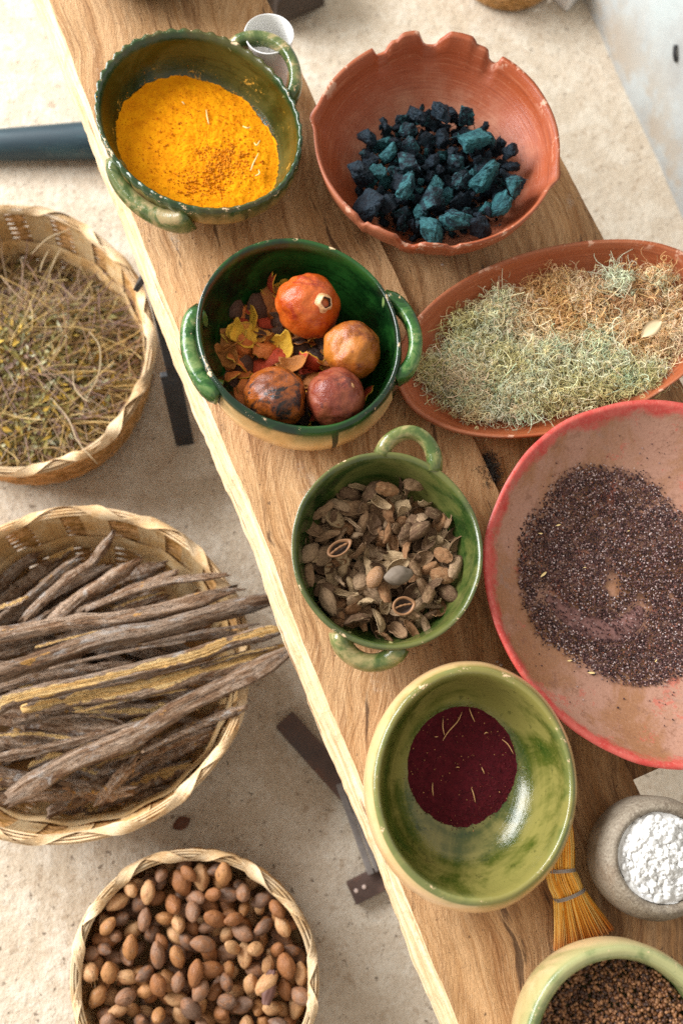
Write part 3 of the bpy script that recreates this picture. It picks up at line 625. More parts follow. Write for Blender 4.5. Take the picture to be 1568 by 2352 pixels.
pos = np.array([(x, y, B2.zin(B2.rn(x, y)) + .0008) for x, y in pc_]); v_, f_, c_ = scatter_grains(pos, RNG.uniform(.0004, .0028, len(pos)), np.array([(.010, .016, .024), (.02, .05, .06), (.015, .022, .03)])[RNG.integers(0, 3, len(pos))], jag=.4)
o = obj('indigo_crumbs', np_mesh('indigo_crumbs', v_, f_, c_, False), m_vcol('indigo_crumb', .8), None, B2.c); tag(o, 'fine dark blue crumbs and dust under the indigo lumps', 'crumbs', kind='stuff')
def draw2(r):
    while True:
        a, q = random.uniform(0, 2 * PI), math.sqrt(random.random()); x, y = c2.x + .102 * q * math.cos(a), c2.y + .095 * q * math.sin(a)
        if B2.rn(x, y) < .82: return x, y
rad2 = [random.uniform(.0060, .0100) for _ in range(150)] + [random.uniform(.0095, .0140) for _ in range(56)] + [random.uniform(.0040, .0065) for _ in range(78)]
X2 = pile(len(rad2), rad2, draw2, lambda x, y: B2.zin(B2.rn(x, y)), 10, .006)
anyrot = lambda: (random.uniform(0, 6.3), random.uniform(0, 6.3), random.uniform(0, 6.3))
scatter_things('indigo_lump', LM, X2, rad2, ('indigo heap', ('black', 'blue-black', 'dark blue', 'blue-grey', 'teal'), 'lump', .0098, .10), 'lump', 'indigo lumps in the notched terracotta bowl', anyrot, lambda r: (r * 1.22, r * 1.12, r * 1.08), B2.c, (.0, .12, .3, .5, .75))
big = [(1086, 318, .0215, 'bright teal indigo lump with a flat face, highest on the right of the heap'), (1112, 402, .024, 'largest craggy teal-grey indigo lump at right of the heap'), (1010, 262, .0185, 'black craggy lump standing topmost at the far side of the indigo heap'),
       (962, 262, .0155, 'small black lump at the far side, left of the topmost one'), (826, 398, .021, 'dull grey-black lump against the left wall of the terracotta bowl'), (842, 466, .024, 'big dull grey-black lump at lower left of the indigo heap'),
       (930, 428, .019, 'pale grey-green angular lump left of centre in the indigo heap'), (984, 455, .0205, 'rough grey pitted lump at the centre of the indigo heap'), (992, 528, .0225, 'rounded bright teal lump at the near edge of the indigo heap'),
       (1048, 505, .0195, 'cracked blue-grey lump near the front of the indigo heap'), (1146, 470, .018, 'two-toned teal lump at the front right of the indigo heap'), (1178, 428, .017, 'greenish lump at the far right end of the indigo heap'), (934, 376, .0165, 'smooth grey lump behind the pale angular one'), (1100, 520, .018, 'deep blue lump at the front, right of the cracked one')]
for k, (u, v, r, lab) in enumerate(big):
    p0 = at(u, v, ZT + .06) - B2.c; zz = B2.zin(B2.rn(p0.x, p0.y)) + r * .8
    d = np.hypot(X2[:, 0] - p0.x, X2[:, 1] - p0.y); m = d < r * .95
    if m.any(): zz = max(zz, float(X2[m, 2].max()) + r * .55)
    p = at(u, v, B2.c.z + zz)
    o = bpy.data.objects.new('indigo_lump', LM[(k * 5 + 3) % 12]); C.objects.link(o); o.location = p; o.rotation_euler = (k * 1.3, k * 2.1, k * .7); o.scale = (r * 1.1, r, r * .9); tv = .85 if 'teal' in lab else .62 if ('green' in lab or 'blue-grey' in lab) else .5 if 'grey' in lab and 'black' not in lab else .3 if 'blue' in lab else .15; o.color = (tv, tv, tv, 1)
    tag(o, lab, 'lump', 'indigo lumps in the notched terracotta bowl')

# --- pomegranate bowl
G3 = m_glaze('bottle_green_glaze', (.0015, .005, .0018), (.0035, .022, .004), (.012, .062, .010), (.72, .42, .16), (.80, .52, .24), .15, rimc=(.006, .03, .015), glossy=.11, olive=.50)
OUT3 = [(0, .004), (.3, 0), (.64, 0), (.76, .005), (.99, .028), (1.05, .050), (1.03, .074), (1.008, .090), (.99, .0965)]
INN3 = [(.99, .0965), (.955, .094), (.940, .084), (.935, .070), (.86, .042), (.70, .020), (.4, .012), (0, .010)]
B3 = Bowl((.0096, .5348, ZT), .1283, .1165, -54.6, OUT3, INN3, wob=.008, seed=12, n=160)
r3 = empty('glazed_bowl', B3.c, 'dark green glazed bowl with drips on its cream outside holding pomegranates', 'bowl', 'green glazed earthenware bowls')
obj('body', B3.mesh('body'), G3, r3)
GH = m_handle('bottle_green_handle', (.008, .040, .008), (.030, .105, .020), (.15, .22, .07))
handle(r3, B3, (436, 722, .54), (488, 905, .54), .070, .023, .004, .0135, .0110, GH, .985)
handle(r3, B3, (893, 672, .55), (916, 850, .55), .078, .029, .006, .0110, .0085, GH, 1.0)
def fruit(u, v, z, R, mats, label, cal_dir, seed, squash=.9, hole=True, dent=0.):
    root = empty('pomegranate', at(u, v, z), label, 'pomegranate', 'dried pomegranates in the green bowl')
    bm = bmesh.new(); bmesh.ops.create_icosphere(bm, subdivisions=5, radius=1); cd = Vector(cal_dir).normalized()
    dd = Vector((.35, .2, .9)).normalized()
    for vv in bm.verts:
        d = vv.co.normalized(); k = d.dot(cd); s = 1 + .10 * fbm(d, 1.15, 2, seed) + .03 * fbm(d, 3, 2, seed) - .02 * abs(fbm(d, 4.5, 2, seed + 5))
        an = math.atan2(d.cross(cd).dot(Vector((.3, .5, .8)).normalized()), d.dot(cd.orthogonal().normalized())); s += .022 * math.cos(an * 5.5) * (1 - k * k)
        if k > .93: s += .06 * (k - .93) / .07
        if dent: s -= dent * math.exp(-((d - dd).length / .42) ** 2) + dent * .5 * math.exp(-(abs(d.dot(Vector((.6, -.75, .1)).normalized())) / .12) ** 2) * max(0, d.z)
        p = d * s; p -= cd * (p.dot(cd)) * (1 - squash); vv.co = p * R
    me = bpy.data.meshes.new('fruit_body'); bm.to_mesh(me); bm.free(); me.polygons.foreach_set('use_smooth', [True] * len(me.polygons)); obj('fruit_body', me, mats[0], root)
    if hole:
        ax = cd.orthogonal().normalized(); ay = cd.cross(ax); V = []; F = []; n = 22; h = squash * R
        prof = [(.30, .985), (.235, 1.04), (.215, 1.13), (.20, 1.18), (.165, 1.185), (.150, 1.12), (.13, 1.04), (0, 1.02)]
        for j, (rr, hh) in enumerate(prof):
            for i in range(n):
                t = 2 * PI * i / n; q = rr * R * (1 + .10 * math.sin(t * 5 + seed) * (1 if 1 < j < 5 else .4)); V.append(cd * (h * hh) + ax * (q * math.cos(t)) + ay * (q * math.sin(t)))
        mi = []
        for j in range(len(prof) - 1):
            for i in range(n): k = (i + 1) % n; F.append((j * n + i, j * n + k, (j + 1) * n + k, (j + 1) * n + i)); mi.append(1 if j >= 4 else 0)
        obj('calyx', mesh('calyx', V, F, True, None, mi), [mats[1], CAVITY], root)
    return root
CAVITY = m_plain('dark_cavity', (.045, .024, .014), .9)
CALX = m_fruit('calyx_skin', (.60, .30, .12), (.66, .38, .20), (.40, .15, .06), (.75, .5, .3), .2)
F1 = m_fruit('orange_red_skin', (.44, .066, .005), (.50, .098, .010), (.28, .020, .006), (.66, .30, .10), .5, 1.)
F2 = m_fruit('tawny_skin', (.30, .074, .008), (.42, .135, .014), (.15, .034, .009), (.62, .33, .12), .5, 2.)
F3 = m_fruit('rotten_skin', (.29, .070, .008), (.15, .036, .010), (.014, .011, .012), (.5, .25, .1), .9, 3.)
F4 = m_fruit('wine_skin', (.19, .034, .018), (.26, .062, .026), (.07, .014, .012), (.42, .16, .09), .5, 4.)
fruit(709, 702, .526, .0395, (F1, CALX), 'shiny orange-red pomegranate with open round crown, topmost in the green bowl', (.45, -.32, .80), 1, .93)
fruit(807, 806, .522, .0358, (F2, CALX), 'tawny brown pomegranate at the right side of the green bowl', (.8, .45, .2), 2, .95, False)
fruit(634, 914, .524, .0382, (F3, CALX), 'shrivelled pomegranate with a blackened dented top, at the near left', (.5, .3, .5), 3, .93, False, .12)
fruit(771, 916, .522, .0368, (F4, CALX), 'wine-brown pomegranate with a small stem scar, nearest in the green bowl', (.42, .10, .80), 4, .93, False)
iv, iff = ico_unit(2)
pr = [o for o in C.objects if o.name.startswith('pomegranate')][3]
sc = obj('stem_scar', np_mesh('stem_scar', iv * np.array([.0045, .0045, .002]), iff), CALX, pr, Vector((.42, .10, .80)).normalized() * .0350)
sc.rotation_mode = 'QUATERNION'; sc.rotation_quaternion = Vector((.42, .1, .8)).to_track_quat('Z', 'Y')
def peel_mesh(seed):
    rr = random.Random(seed); n = 7; V = []; F = []; mi = []; R1, bend, tw_ = rr.uniform(.8, 1.25), rr.uniform(.25, .8), rr.uniform(-.4, .4)
    N = 20
    for lay in (0, 1):
        for i in range(n + 1):
            for k in range(N):
                t = 2 * PI * k / N; q = i / n * (1 + .38 * fbm((math.cos(t) * 1.6, math.sin(t) * 1.6, 0), 1, 3, seed)); x, y = q * math.cos(t) * R1, q * math.sin(t) / R1
                z = -bend * (x * x * .8 + y * y * .5) + tw_ * x * y + .12 * fbm((x, y, 0), 2.3, 3, seed); V.append((x, y, z - lay * .09))
    def idx(l, i, k): return l * (n + 1) * N + i * N + k % N
    for l in (0, 1):
        for i in range(n):
            for k in range(N):
                f = (idx(l, i, k), idx(l, i, k + 1), idx(l, i + 1, k + 1), idx(l, i + 1, k))
                F.append(f[::-1] if l == 0 else f); mi.append(l)
    for k in range(N): F.append((idx(0, n, k), idx(1, n, k), idx(1, n, k + 1), idx(0, n, k + 1))); mi.append(1)
    me = mesh('pomegranate_peel', V, F, True, None, mi); me.materials.append(PEELO); me.materials.append(PEELI); return me
PM = [peel_mesh(k) for k in range(14)]
poly3 = [(500, 745), (520, 690), (560, 640), (600, 620), (660, 630), (700, 660), (740, 720), (780, 830), (740, 870), (840, 880), (850, 940), (700, 950), (640, 960), (570, 920), (520, 880), (495, 820)]
pw = [at(u, v, .50) - B3.c for u, v in poly3]; pw = [(p.x, p.y) for p in pw]
def draw3(r):
    while True:
        x, y = random.uniform(-.11, .11), random.uniform(-.11, .11)
        if in_poly(x, y, pw) and B3.rn(x, y) < .84: return x, y
rad3 = [random.uniform(.0085, .0165) for _ in range(210)]
X3 = pile(len(rad3), [r * .46 for r in rad3], draw3, lambda x, y: B3.zin(B3.rn(x, y)), 9, .004)
scatter_things('pomegranate_peel', PM, X3, rad3, ('pomegranate bowl', ('red', 'dark brown', 'orange', 'blackish', 'tawny', 'orange', 'red', 'dark brown'), 'peel', .0125, .10), 'peel', 'dried peel scraps in the green bowl', lambda: (random.gauss(0, .6) + (PI if random.random() < .22 else 0), random.gauss(0, .45), random.uniform(0, 6.3)), lambda r: (r * 1.15, r, r * 1.1), B3.c, (0, .25, .5, .75, 1., .5, 0, .25))

# --- husk bowl
G5 = m_glaze('leaf_green_glaze', (.006, .021, .004), (.026, .052, .010), (.11, .115, .030), (.24, .22, .07), (.50, .36, .17), .0, rimc=(.15, .155, .055), glossy=.13, olive=.48, streak=.3)
OUT5 = [(0, .004), (.3, 0), (.54, 0), (.62, .006), (.86, .034), (.96, .062), (.975, .078), (1.0, .087), (.985, .0915)]
INN5 = [(.985, .0915), (.935, .0885), (.905, .080), (.895, .066), (.83, .040), (.66, .018), (.4, .011), (0, .010)]
B5 = Bowl((.1108, .2749, ZT), .1152, .1085, -82.9, OUT5, INN5, wob=.012, seed=21, n=160)
r5 = empty('glazed_bowl', B5.c, 'green glazed bowl with two loop handles heaped with brown seed husks', 'bowl', 'green glazed earthenware bowls')
obj('body', B5.mesh('body'), G5, r5)
GH5 = m_handle('olive_handle', (.050, .085, .020), (.13, .15, .045), (.32, .26, .11))
handle(r5, B5, (878, 1036, .55), (1004, 1078, .55), .078, .033, .012, .0105, .0078, GH5, .985)
handle(r5, B5, (764, 1462, .55), (926, 1500, .55), .066, .025, -.006, .0160, .0100, GH5, .93)
def husk_mesh(seed):
    rr = random.Random(seed); nx, ny = 16, 10; V = []; F = []; W = rr.choice((.36, .48, .54, .60, .64)) * rr.uniform(.92, 1.1); dep = rr.uniform(.36, .60); th = rr.uniform(.05, .09); curl = rr.uniform(-.35, .35); cut = rr.uniform(.80, 1.)
    for lay in (0, 1):
        for i in range(nx + 1):
            u = -1 + 2 * i / nx; uu = u * cut
            wdt = W * max(.02, (1 - abs(uu) ** 2.1)) ** .62 * (1 + .18 * n1(u * 2.5, seed))
            for k in range(ny + 1):
                v = -1 + 2 * k / ny; a = v * 1.25; y = wdt * math.sin(a) / math.sin(1.25); z = dep * math.cos(a) * (1 - .72 * abs(uu) ** 2.3) + curl * uu * uu + .10 * fbm((uu, y, 0), 2.6, 3, seed) + .06 * n1(v * 4 + u * 2, seed + 2)
                s = 1 - lay * th * 1.3; V.append((uu * (1 - lay * .03), y * s, z - lay * th))
    def idx(l, i, k): return l * (nx + 1) * (ny + 1) + i * (ny + 1) + k
    for l in (0, 1):
        for i in range(nx):
            for k in range(ny):
                f = (idx(l, i, k), idx(l, i, k + 1), idx(l, i + 1, k + 1), idx(l, i + 1, k)); F.append(f[::-1] if l == 0 else f)
    for i in range(nx):
        F.append((idx(0, i, 0), idx(1, i, 0), idx(1, i + 1, 0), idx(0, i + 1, 0))[::-1]); F.append((idx(0, i, ny), idx(1, i, ny), idx(1, i + 1, ny), idx(0, i + 1, ny)))
    for k in range(ny):
        F.append((idx(0, 0, k), idx(1, 0, k), idx(1, 0, k + 1), idx(0, 0, k + 1))); F.append((idx(0, nx, k), idx(1, nx, k), idx(1, nx, k + 1), idx(0, nx, k + 1))[::-1])
    me = mesh('seed_husk', V, F); me.materials.append(HUSK); return me
def seed_mesh(name, seed, mat, ry=.64, point=.25):
    bm = bmesh.new(); bmesh.ops.create_icosphere(bm, subdivisions=4, radius=1)
    for v in bm.verts:
        d = v.co.normalized(); k = 1 - point * max(0, abs(d.x) - .35); s = 1 + .07 * fbm(d, 1.4, 3, seed) + .025 * fbm(d, 5, 3, seed) - .05 * math.exp(-(d.z / .07) ** 2) * (1 if seed % 3 == 0 else .3); v.co = Vector((d.x * s * (1 + .10 * max(0, d.x) ** 4), d.y * ry * k * s, d.z * ry * .94 * k * s))
    me = bpy.data.meshes.new(name); bm.to_mesh(me); bm.free(); me.polygons.foreach_set('use_smooth', [True] * len(me.polygons)); me.materials.append(mat); return me
HM = [husk_mesh(40 + k) for k in range(20)] + [seed_mesh('seed_husk', 60 + k, HUSK, .62, .3) for k in range(1)]
c5 = at(866, 1278, ZT + .045) - B5.c
def draw5(r):
    while True:
        x, y = random.uniform(-.105, .105), random.uniform(-.105, .105)
        if B5.rn(x, y) < .83 and math.hypot(x - c5.x, y - c5.y) < .097: return x, y
rad5 = [random.uniform(.0125, .0185) for _ in range(285)]
X5 = pile(len(rad5), [r * .43 for r in rad5], draw5, lambda x, y: B5.zin(B5.rn(x, y)), 10, .006)
scatter_things('seed_husk', HM, X5, rad5, ('husk heap', ('blackish', 'brown', 'grey-brown', 'reddish brown', 'pale tan'), 'husk', .0155, .095), 'husk', 'seed husks heaped in the green bowl', lambda: (random.gauss(0, .75) + (PI if random.random() < .55 else 0), random.gauss(0, .5), random.uniform(0, 6.3)), lambda r: (r, r * random.uniform(.85, 1.05), r * .85), B5.c)
def sliced(u, v, R, ratio, rotz, tilt, label):
    root = empty('sliced_seed', at(u, v, ZT + .066), label, 'seed'); root.rotation_euler = (tilt[0], tilt[1], rotz)
    V = []; F = []; n = 36; prof = [(0, -.62), (.5, -.52), (.86, -.26), (1.0, .0), (.97, .06), (.82, .05), (.74, -.10), (.55, -.34), (0, -.40)]
    for j, (q, z) in enumerate(prof):
        for i in range(n): t = 2 * PI * i / n; pt = 1 + .16 * max(0, math.cos(t)) ** 8; V.append((R * q * math.cos(t) * pt, R * ratio * q * math.sin(t), R * z + R * .02 * n1(t * 3, j)))
    mi = []
    for j in range(len(prof) - 1):
        for i in range(n): k = (i + 1) % n; F.append((j * n + i, j * n + k, (j + 1) * n + k, (j + 1) * n + i)); mi.append(0 if j < 2 else 1 if j < 6 else 2)
    obj('shell', mesh('shell', V, F, True, None, mi), [HUSK, CUTSHELL, CAVITY], root)
    pth = smooth_path([(-R * .8, 0, -R * .12), (0, R * .08, -R * .10), (R * .8, 0, -R * .12)], 9); obj('septum', sweep_mesh('septum', pth, [R * .10] * 9, [R * .06 + R * .05 * (k % 2) for k in range(9)], 8), CUTSHELL, root)
    return root
CUTSHELL = m_plain('cut_shell', (.27, .130, .055), .6, .4, 140)
sliced(778, 1259, .0155, .60, .62, (-.25, .1), 'seed sliced lengthwise showing an orange-rimmed dark hollow, in the husk bowl')
sliced(926, 1392, .0132, .82, .3, (.1, .15), 'round sliced seed with a lobed dark hollow at the near side of the husk bowl')
o = obj('smooth_seed', seed_mesh('smooth_seed', 91, m_fruit('smooth_seed_skin', (.36, .20, .10), (.42, .22, .10), (.22, .1, .05), (.5, .3, .16), .3), .66, .1), None, None, at(860, 1327, ZT + .062)); o.scale = (.0135,) * 3; o.rotation_euler = (.2, .1, 1.1)
tag(o, 'smooth orange-brown seed at the middle of the husk heap', 'seed')
o = obj('split_seed', seed_mesh('split_seed', 92, m_plain('grey_seed_skin', (.155, .118, .085), .75, .45, 2.5), .66, .25), None, None, at(914, 1322, ZT + .064)); o.scale = (.0165,) * 3; o.rotation_euler = (.1, .1, .25)
tag(o, 'whole smooth grey seed at the right of the orange-brown one', 'seed')

# --- oval terracotta dish with moss
T4 = m_terra('terracotta_dish', (.32, .080, .026), (.36, .132, .062), (.44, .220, .135), .40)
OUT4 = [(0, .003), (.4, 0), (.66, 0), (.74, .006), (.93, .032), (.985, .045), (1.0, .050), (.99, .0535)]
INN4 = [(.99, .0535), (.965, .0515), (.945, .0455), (.91, .036), (.76, .014), (.5, .009), (0, .008)]
B4 = Bowl((.3405, .5667, ZT - .012), .2251, .1231, 20.7, OUT4, INN4, wob=.012, seed=31, n=160)
r4 = empty('terracotta_dish', B4.c, 'oval terracotta dish filled with tangled lichen and tan moss', 'dish', 'terracotta vessels')
obj('body', B4.mesh('body'), T4, r4)
z4 = lambda a, b: (873.3 + a * .443, 503.9 + b * .443)
GREENP = [(190, 760), (330, 640), (420, 460), (560, 420), (640, 380), (700, 400), (690, 580), (860, 600), (1000, 640), (1150, 580), (1250, 700), (1400, 770), (1480, 810), (1400, 885), (1200, 950), (1000, 985), (850, 1030), (650, 1050), (480, 1045), (385, 950), (250, 880), (190, 800)]
TANP = [(690, 420), (850, 315), (1030, 295), (1090, 350), (1260, 270), (1470, 290), (1550, 450), (1545, 680), (1450, 745), (1300, 725), (1150, 610), (1000, 640), (850, 620), (690, 560)]
def curly(centers, cols, per, L=.050, K=22, rad=(.00022, .00042), spread=.012, kz=.6):
    N = len(centers) * per; c = np.repeat(centers, per, axis=0); col = np.repeat(cols, per, axis=0) * RNG.uniform(.72, 1.28, (N, 1)) * RNG.uniform(.94, 1.06, (N, 3))
    st = c + RNG.normal(size=(N, 3)) * np.array([spread, spread, spread * .5]); d = RNG.normal(size=(N, 3)) * np.array([1, 1, kz]); d /= np.linalg.norm(d, axis=1, keepdims=True)
    ax = RNG.normal(size=(N, 3)); ax /= np.linalg.norm(ax, axis=1, keepdims=True); P_ = np.zeros((N, K, 3)); P_[:, 0] = st; ln = RNG.uniform(.5, 1.3, (N, 1)) * L / K; kap = RNG.normal(0, .30, (N, 1)) + RNG.choice([-.62, .62], (N, 1))
    for k in range(1, K):
        kap = kap + RNG.normal(0, .10, (N, 1)); ax = ax + RNG.normal(0, .22, (N, 3)); ax /= np.linalg.norm(ax, axis=1, keepdims=True)
        d = d * np.cos(kap) + np.cross(ax, d) * np.sin(kap); d[:, 2] *= .93; d /= np.linalg.norm(d, axis=1, keepdims=True)
        P_[:, k] = P_[:, k - 1] + d * ln; 
    return P_, RNG.uniform(*rad, N), col
def moss(name, poly, label, palette, weights, n, extra=(), tuft=None):
    W = [at(*z4(a, b), ZT + .012) for a, b in poly]; pl = [(p.x, p.y) for p in W]; xs = [p[0] for p in pl]; ys = [p[1] for p in pl]; cs = []; cl = []
    cx0, cy0 = sum(xs) / len(xs), sum(ys) / len(ys)
    def hgt(x, y):
        dm = min(math.hypot(x - a, y - b) for a, b in pl); return min(1, dm / .03) ** .6 * .013 + .011 * fbm((x * 34, y * 34, 0), 1, 3)
    while len(cs) < n:
        x, y = random.uniform(min(xs), max(xs)), random.uniform(min(ys), max(ys))
        if in_poly(x, y, pl):
            q = (fbm((x * 13, y * 13, 3), 1, 3) * 1.3 + .22 * random.uniform(-1, 1)) * .9 + .5; q = min(.999, max(0, q)); k = int(np.searchsorted(np.cumsum(weights), q * sum(weights))); k = min(k, len(palette) - 1)
            zb = B4.c.z + B4.zin(B4.rn(x - B4.c.x, y - B4.c.y)); cs.append((x, y, max(zb + .005, zb * .3 + .7 * (B4.c.z + .010)) + hgt(x, y) * random.uniform(.75, 1.05))); cl.append(palette[k])
    for (a, b, k, m, h) in extra:
        for _ in range(m):
            p = at(*z4(a + random.gauss(0, 30), b + random.gauss(0, 26)), B4.c.z + .02 + h * random.random()); cs.append(tuple(p)); cl.append(palette[k])
    P_, R_, Cc = curly(np.array(cs), np.array(cl), 25, .040, 18, spread=.0085); 
    zf = np.array([[B4.c.z + .009] for _ in range(1)])
    P_[:, :, 2] = np.maximum(P_[:, :, 2], B4.c.z + .0105 + RNG.uniform(0, .003, P_.shape[:2]))
    parts = [strands(P_, R_, Cc)]
    # matted body underneath
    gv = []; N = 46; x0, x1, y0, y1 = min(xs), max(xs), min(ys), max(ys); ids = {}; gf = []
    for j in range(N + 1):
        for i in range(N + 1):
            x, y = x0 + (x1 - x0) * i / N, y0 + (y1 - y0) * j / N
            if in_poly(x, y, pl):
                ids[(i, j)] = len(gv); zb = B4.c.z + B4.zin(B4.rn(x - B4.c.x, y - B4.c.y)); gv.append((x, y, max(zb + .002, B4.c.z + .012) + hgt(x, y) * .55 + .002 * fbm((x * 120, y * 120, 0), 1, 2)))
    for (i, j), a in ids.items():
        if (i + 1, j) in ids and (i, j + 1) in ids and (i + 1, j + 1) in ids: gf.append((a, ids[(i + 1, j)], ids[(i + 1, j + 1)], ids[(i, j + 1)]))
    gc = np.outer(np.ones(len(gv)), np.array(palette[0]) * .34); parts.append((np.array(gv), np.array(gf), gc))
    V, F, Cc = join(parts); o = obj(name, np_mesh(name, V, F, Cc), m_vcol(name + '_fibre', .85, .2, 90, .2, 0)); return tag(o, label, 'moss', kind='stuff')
moss('lichen', GREENP, 'pale grey-green tangled lichen heaped on the near left of the oval dish', [(.58, .52, .24), (.76, .72, .46), (.68, .71, .50), (.76, .64, .35), (.58, .69, .46), (.84, .70, .48)], [1, 1.4, 1.2, 1, .8, .8], 310, [(1230, 300, 2, 9, .028), (1450, 320, 1, 5, .02), (660, 420, 1, 6, .02), (1300, 810, 4, 10, .012)])
moss('tan_moss', TANP, 'tan and orange dried moss fibres on the far right of the oval dish', [(.76, .46, .19), (.86, .61, .33), (.90, .72, .46), (.80, .50, .22), (.58, .33, .16)], [1, 1.5, 1.4, 1, .6], 200)
LEAFM = m_plain('dry_leaf_pale', (.66, .50, .30), .6)
def leaf(name, A, B_, wid, mat, label, cat, cup=.15, group=None):
    A, B_ = Vector(A), Vector(B_); d = B_ - A; L = d.length; sd = Vector((0, 0, 1)).cross(d).normalized(); V = []; F = []; n = 12; m = 5; c = (A + B_) / 2
    for lay in (0, 1):
        for i in range(n + 1):
            s = i / n; ww = wid * math.sin(PI * min(1, max(.02, s))) ** .8
            for k in range(m):
                q = k / (m - 1) * 2 - 1; p = A.lerp(B_, s) + sd * (ww * q) + Vector((0, 0, cup * wid * (q * q) + .10 * L * math.sin(PI * s) * .4 - lay * .0006 + .05 * wid * n1(s * 5 + q, 3))); V.append(p - c)
    def idx(l, i, k): return l * (n + 1) * m + i * m + k
    for l in (0, 1):
        for i in range(n):
            for k in range(m - 1):
                f = (idx(l, i, k), idx(l, i, k + 1), idx(l, i + 1, k + 1), idx(l, i + 1, k)); F.append(f if l else f[::-1])
    for i in range(n):
        for k in (0, m - 1): F.append((idx(0, i, k), idx(1, i, k), idx(1, i + 1, k), idx(0, i + 1, k)))
    return tag(obj(name, mesh(name, V, F), mat, None, c), label, cat, group)
leaf('leaf_chip', at(*z4(1350, 610), ZT + .034), at(*z4(1455, 525), ZT + .040), .009, LEAFM, 'pale tan leaf chip lying on the tan moss in the oval dish', 'leaf')

# --- red gourd bowl with cochineal
OUT6 = [(0, .003), (.3, .001), (.52, .006), (.80, .034), (.95, .062), (.996, .076), (1.005, .0805), (.998, .083)]
INN6 = [(.998, .083), (.975, .0825), (.952, .076), (.90, .062), (.74, .036), (.5, .017), (.25, .0105), (0, .010)]
B6 = Bowl((.4358, .2536, ZT - .014), .2145, .2145, 0, OUT6, INN6, wob=.022, seed=44, n=180)
r6 = empty('gourd_bowl', B6.c, 'wide red-rimmed gourd bowl with dark cochineal grains at the right edge', 'bowl')
obj('body', B6.mesh('body'), m_gourd(), r6)
z6 = lambda a, b: (1041.3 + a * .4, 873.3 + b * .4)
POL6 = [(345, 1010), (370, 900), (400, 830), (490, 740), (560, 610), (640, 550), (790, 505), (900, 530), (1050, 555), (1130, 600), (1200, 650), (1300, 760), (1420, 850), (1600, 1000), (1650, 1300), (1550, 1560), (1317, 1690), (1180, 1740), (1080, 1760), (950, 1720), (760, 1650), (600, 1540), (480, 1490), (410, 1330), (360, 1210)]
pl6 = [at(*z6(a, b), ZT + .008) - B6.c for a, b in POL6]; pl6 = [(p.x, p.y) for p in pl6]
bare = at(*z6(915, 1170), ZT) - B6.c; arc = [at(*z6(a, b), ZT) - B6.c for a, b in ((520, 1250), (640, 1340), (760, 1410), (900, 1440), (1020, 1390), (1080, 1300))]
pos = []; N6 = 20000
xs = [p[0] for p in pl6]; ys = [p[1] for p in pl6]
while len(pos) < N6:
    x, y = random.uniform(min(xs), max(xs)), random.uniform(min(ys), max(ys)); jx, jy = random.gauss(0, .004), random.gauss(0, .004)
    if not in_poly(x + jx, y + jy, pl6): continue
    db = math.hypot((x - bare.x) / .009, (y - bare.y) / .016)
    if db < 1 and random.random() < .93: continue
    da = min(math.hypot(x - p.x, y - p.y) for p in arc)
    for i in range(5):
        for s in (.33, .66):
            p = arc[i].lerp(arc[i + 1], s); da = min(da, math.hypot(x - p.x, y - p.y))
    if da < .013 and random.random() < .72: continue
    zb = B6.zin(B6.rn(x, y)); mound = .004 + .004 * fbm((x * 22, y * 22, 0), 1, 3, 2); dm = min(math.hypot(x - a, y - b) for a, b in pl6); mound *= min(1, dm / .018)
    pos.append((x, y, zb + .0006 + max(0, mound) * random.uniform(.35, 1.)))
for _ in range(150):
    a = random.uniform(0, 2 * PI); p = B6.xy(random.uniform(.45, .86), a); pos.append((p.x, p.y, B6.zin(B6.rn(p.x, p.y)) + .0007))
pos = np.array(pos); n = len(pos); sz = RNG.uniform(.0008, .0015, n); k = RNG.random(n)
pal = np.array([(.030, .014, .015), (.070, .030, .030), (.135, .066, .060), (.30, .205, .19), (.46, .37, .355), (.22, .08, .045)])
cc = pal[np.searchsorted([.32, .56, .76, .90, .955, 1.01], k)] * RNG.uniform(.8, 1.2, (n, 1))
v_, f_, c_ = scatter_grains(pos, sz, cc, (1, .85, .75), .18)
o = obj('cochineal_grains', np_mesh('cochineal_grains', v_, f_, c_, False), m_vcol('cochineal_grain', .75, .3, 500, .3, 0), None, B6.c); tag(o, 'dark purple-grey cochineal grains spread in the red gourd bowl', 'grains', kind='stuff')
V, F = [], []
av = smooth_path([p + Vector((0, 0, 0)) for p in arc], 30)
for j, p in enumerate(av):
    t = (av[min(j + 1, 29)] - av[max(j - 1, 0)]).normalized(); sd = Vector((-t.y, t.x, 0)); ww = .015 * math.sin(PI * (j + .8) / 30.6) ** .5
    for q in range(-4, 5):
        s = p + sd * (ww * q / 4 * (1 + .2 * n1(j * .7, q))); V.append((s.x, s.y, B6.zin(B6.rn(s.x, s.y)) + .0022 * (1 - (q / 4) ** 2) + .0003 + .0008 * fbm((s.x * 200, s.y * 200, 0), 1, 2)))
F = [(j * 9 + q, j * 9 + q + 1, j * 9 + q + 10, j * 9 + q + 9) for j in range(29) for q in range(8)]
o = obj('cochineal_dust', mesh('cochineal_dust', V, F), m_powder('cochineal_dust', (.15, .070, .062), (.22, .115, .10), (.27, .15, .135), 140), None, B6.c); tag(o, 'fine mauve dust swept in an arc through the cochineal grains', 'dust', kind='stuff')
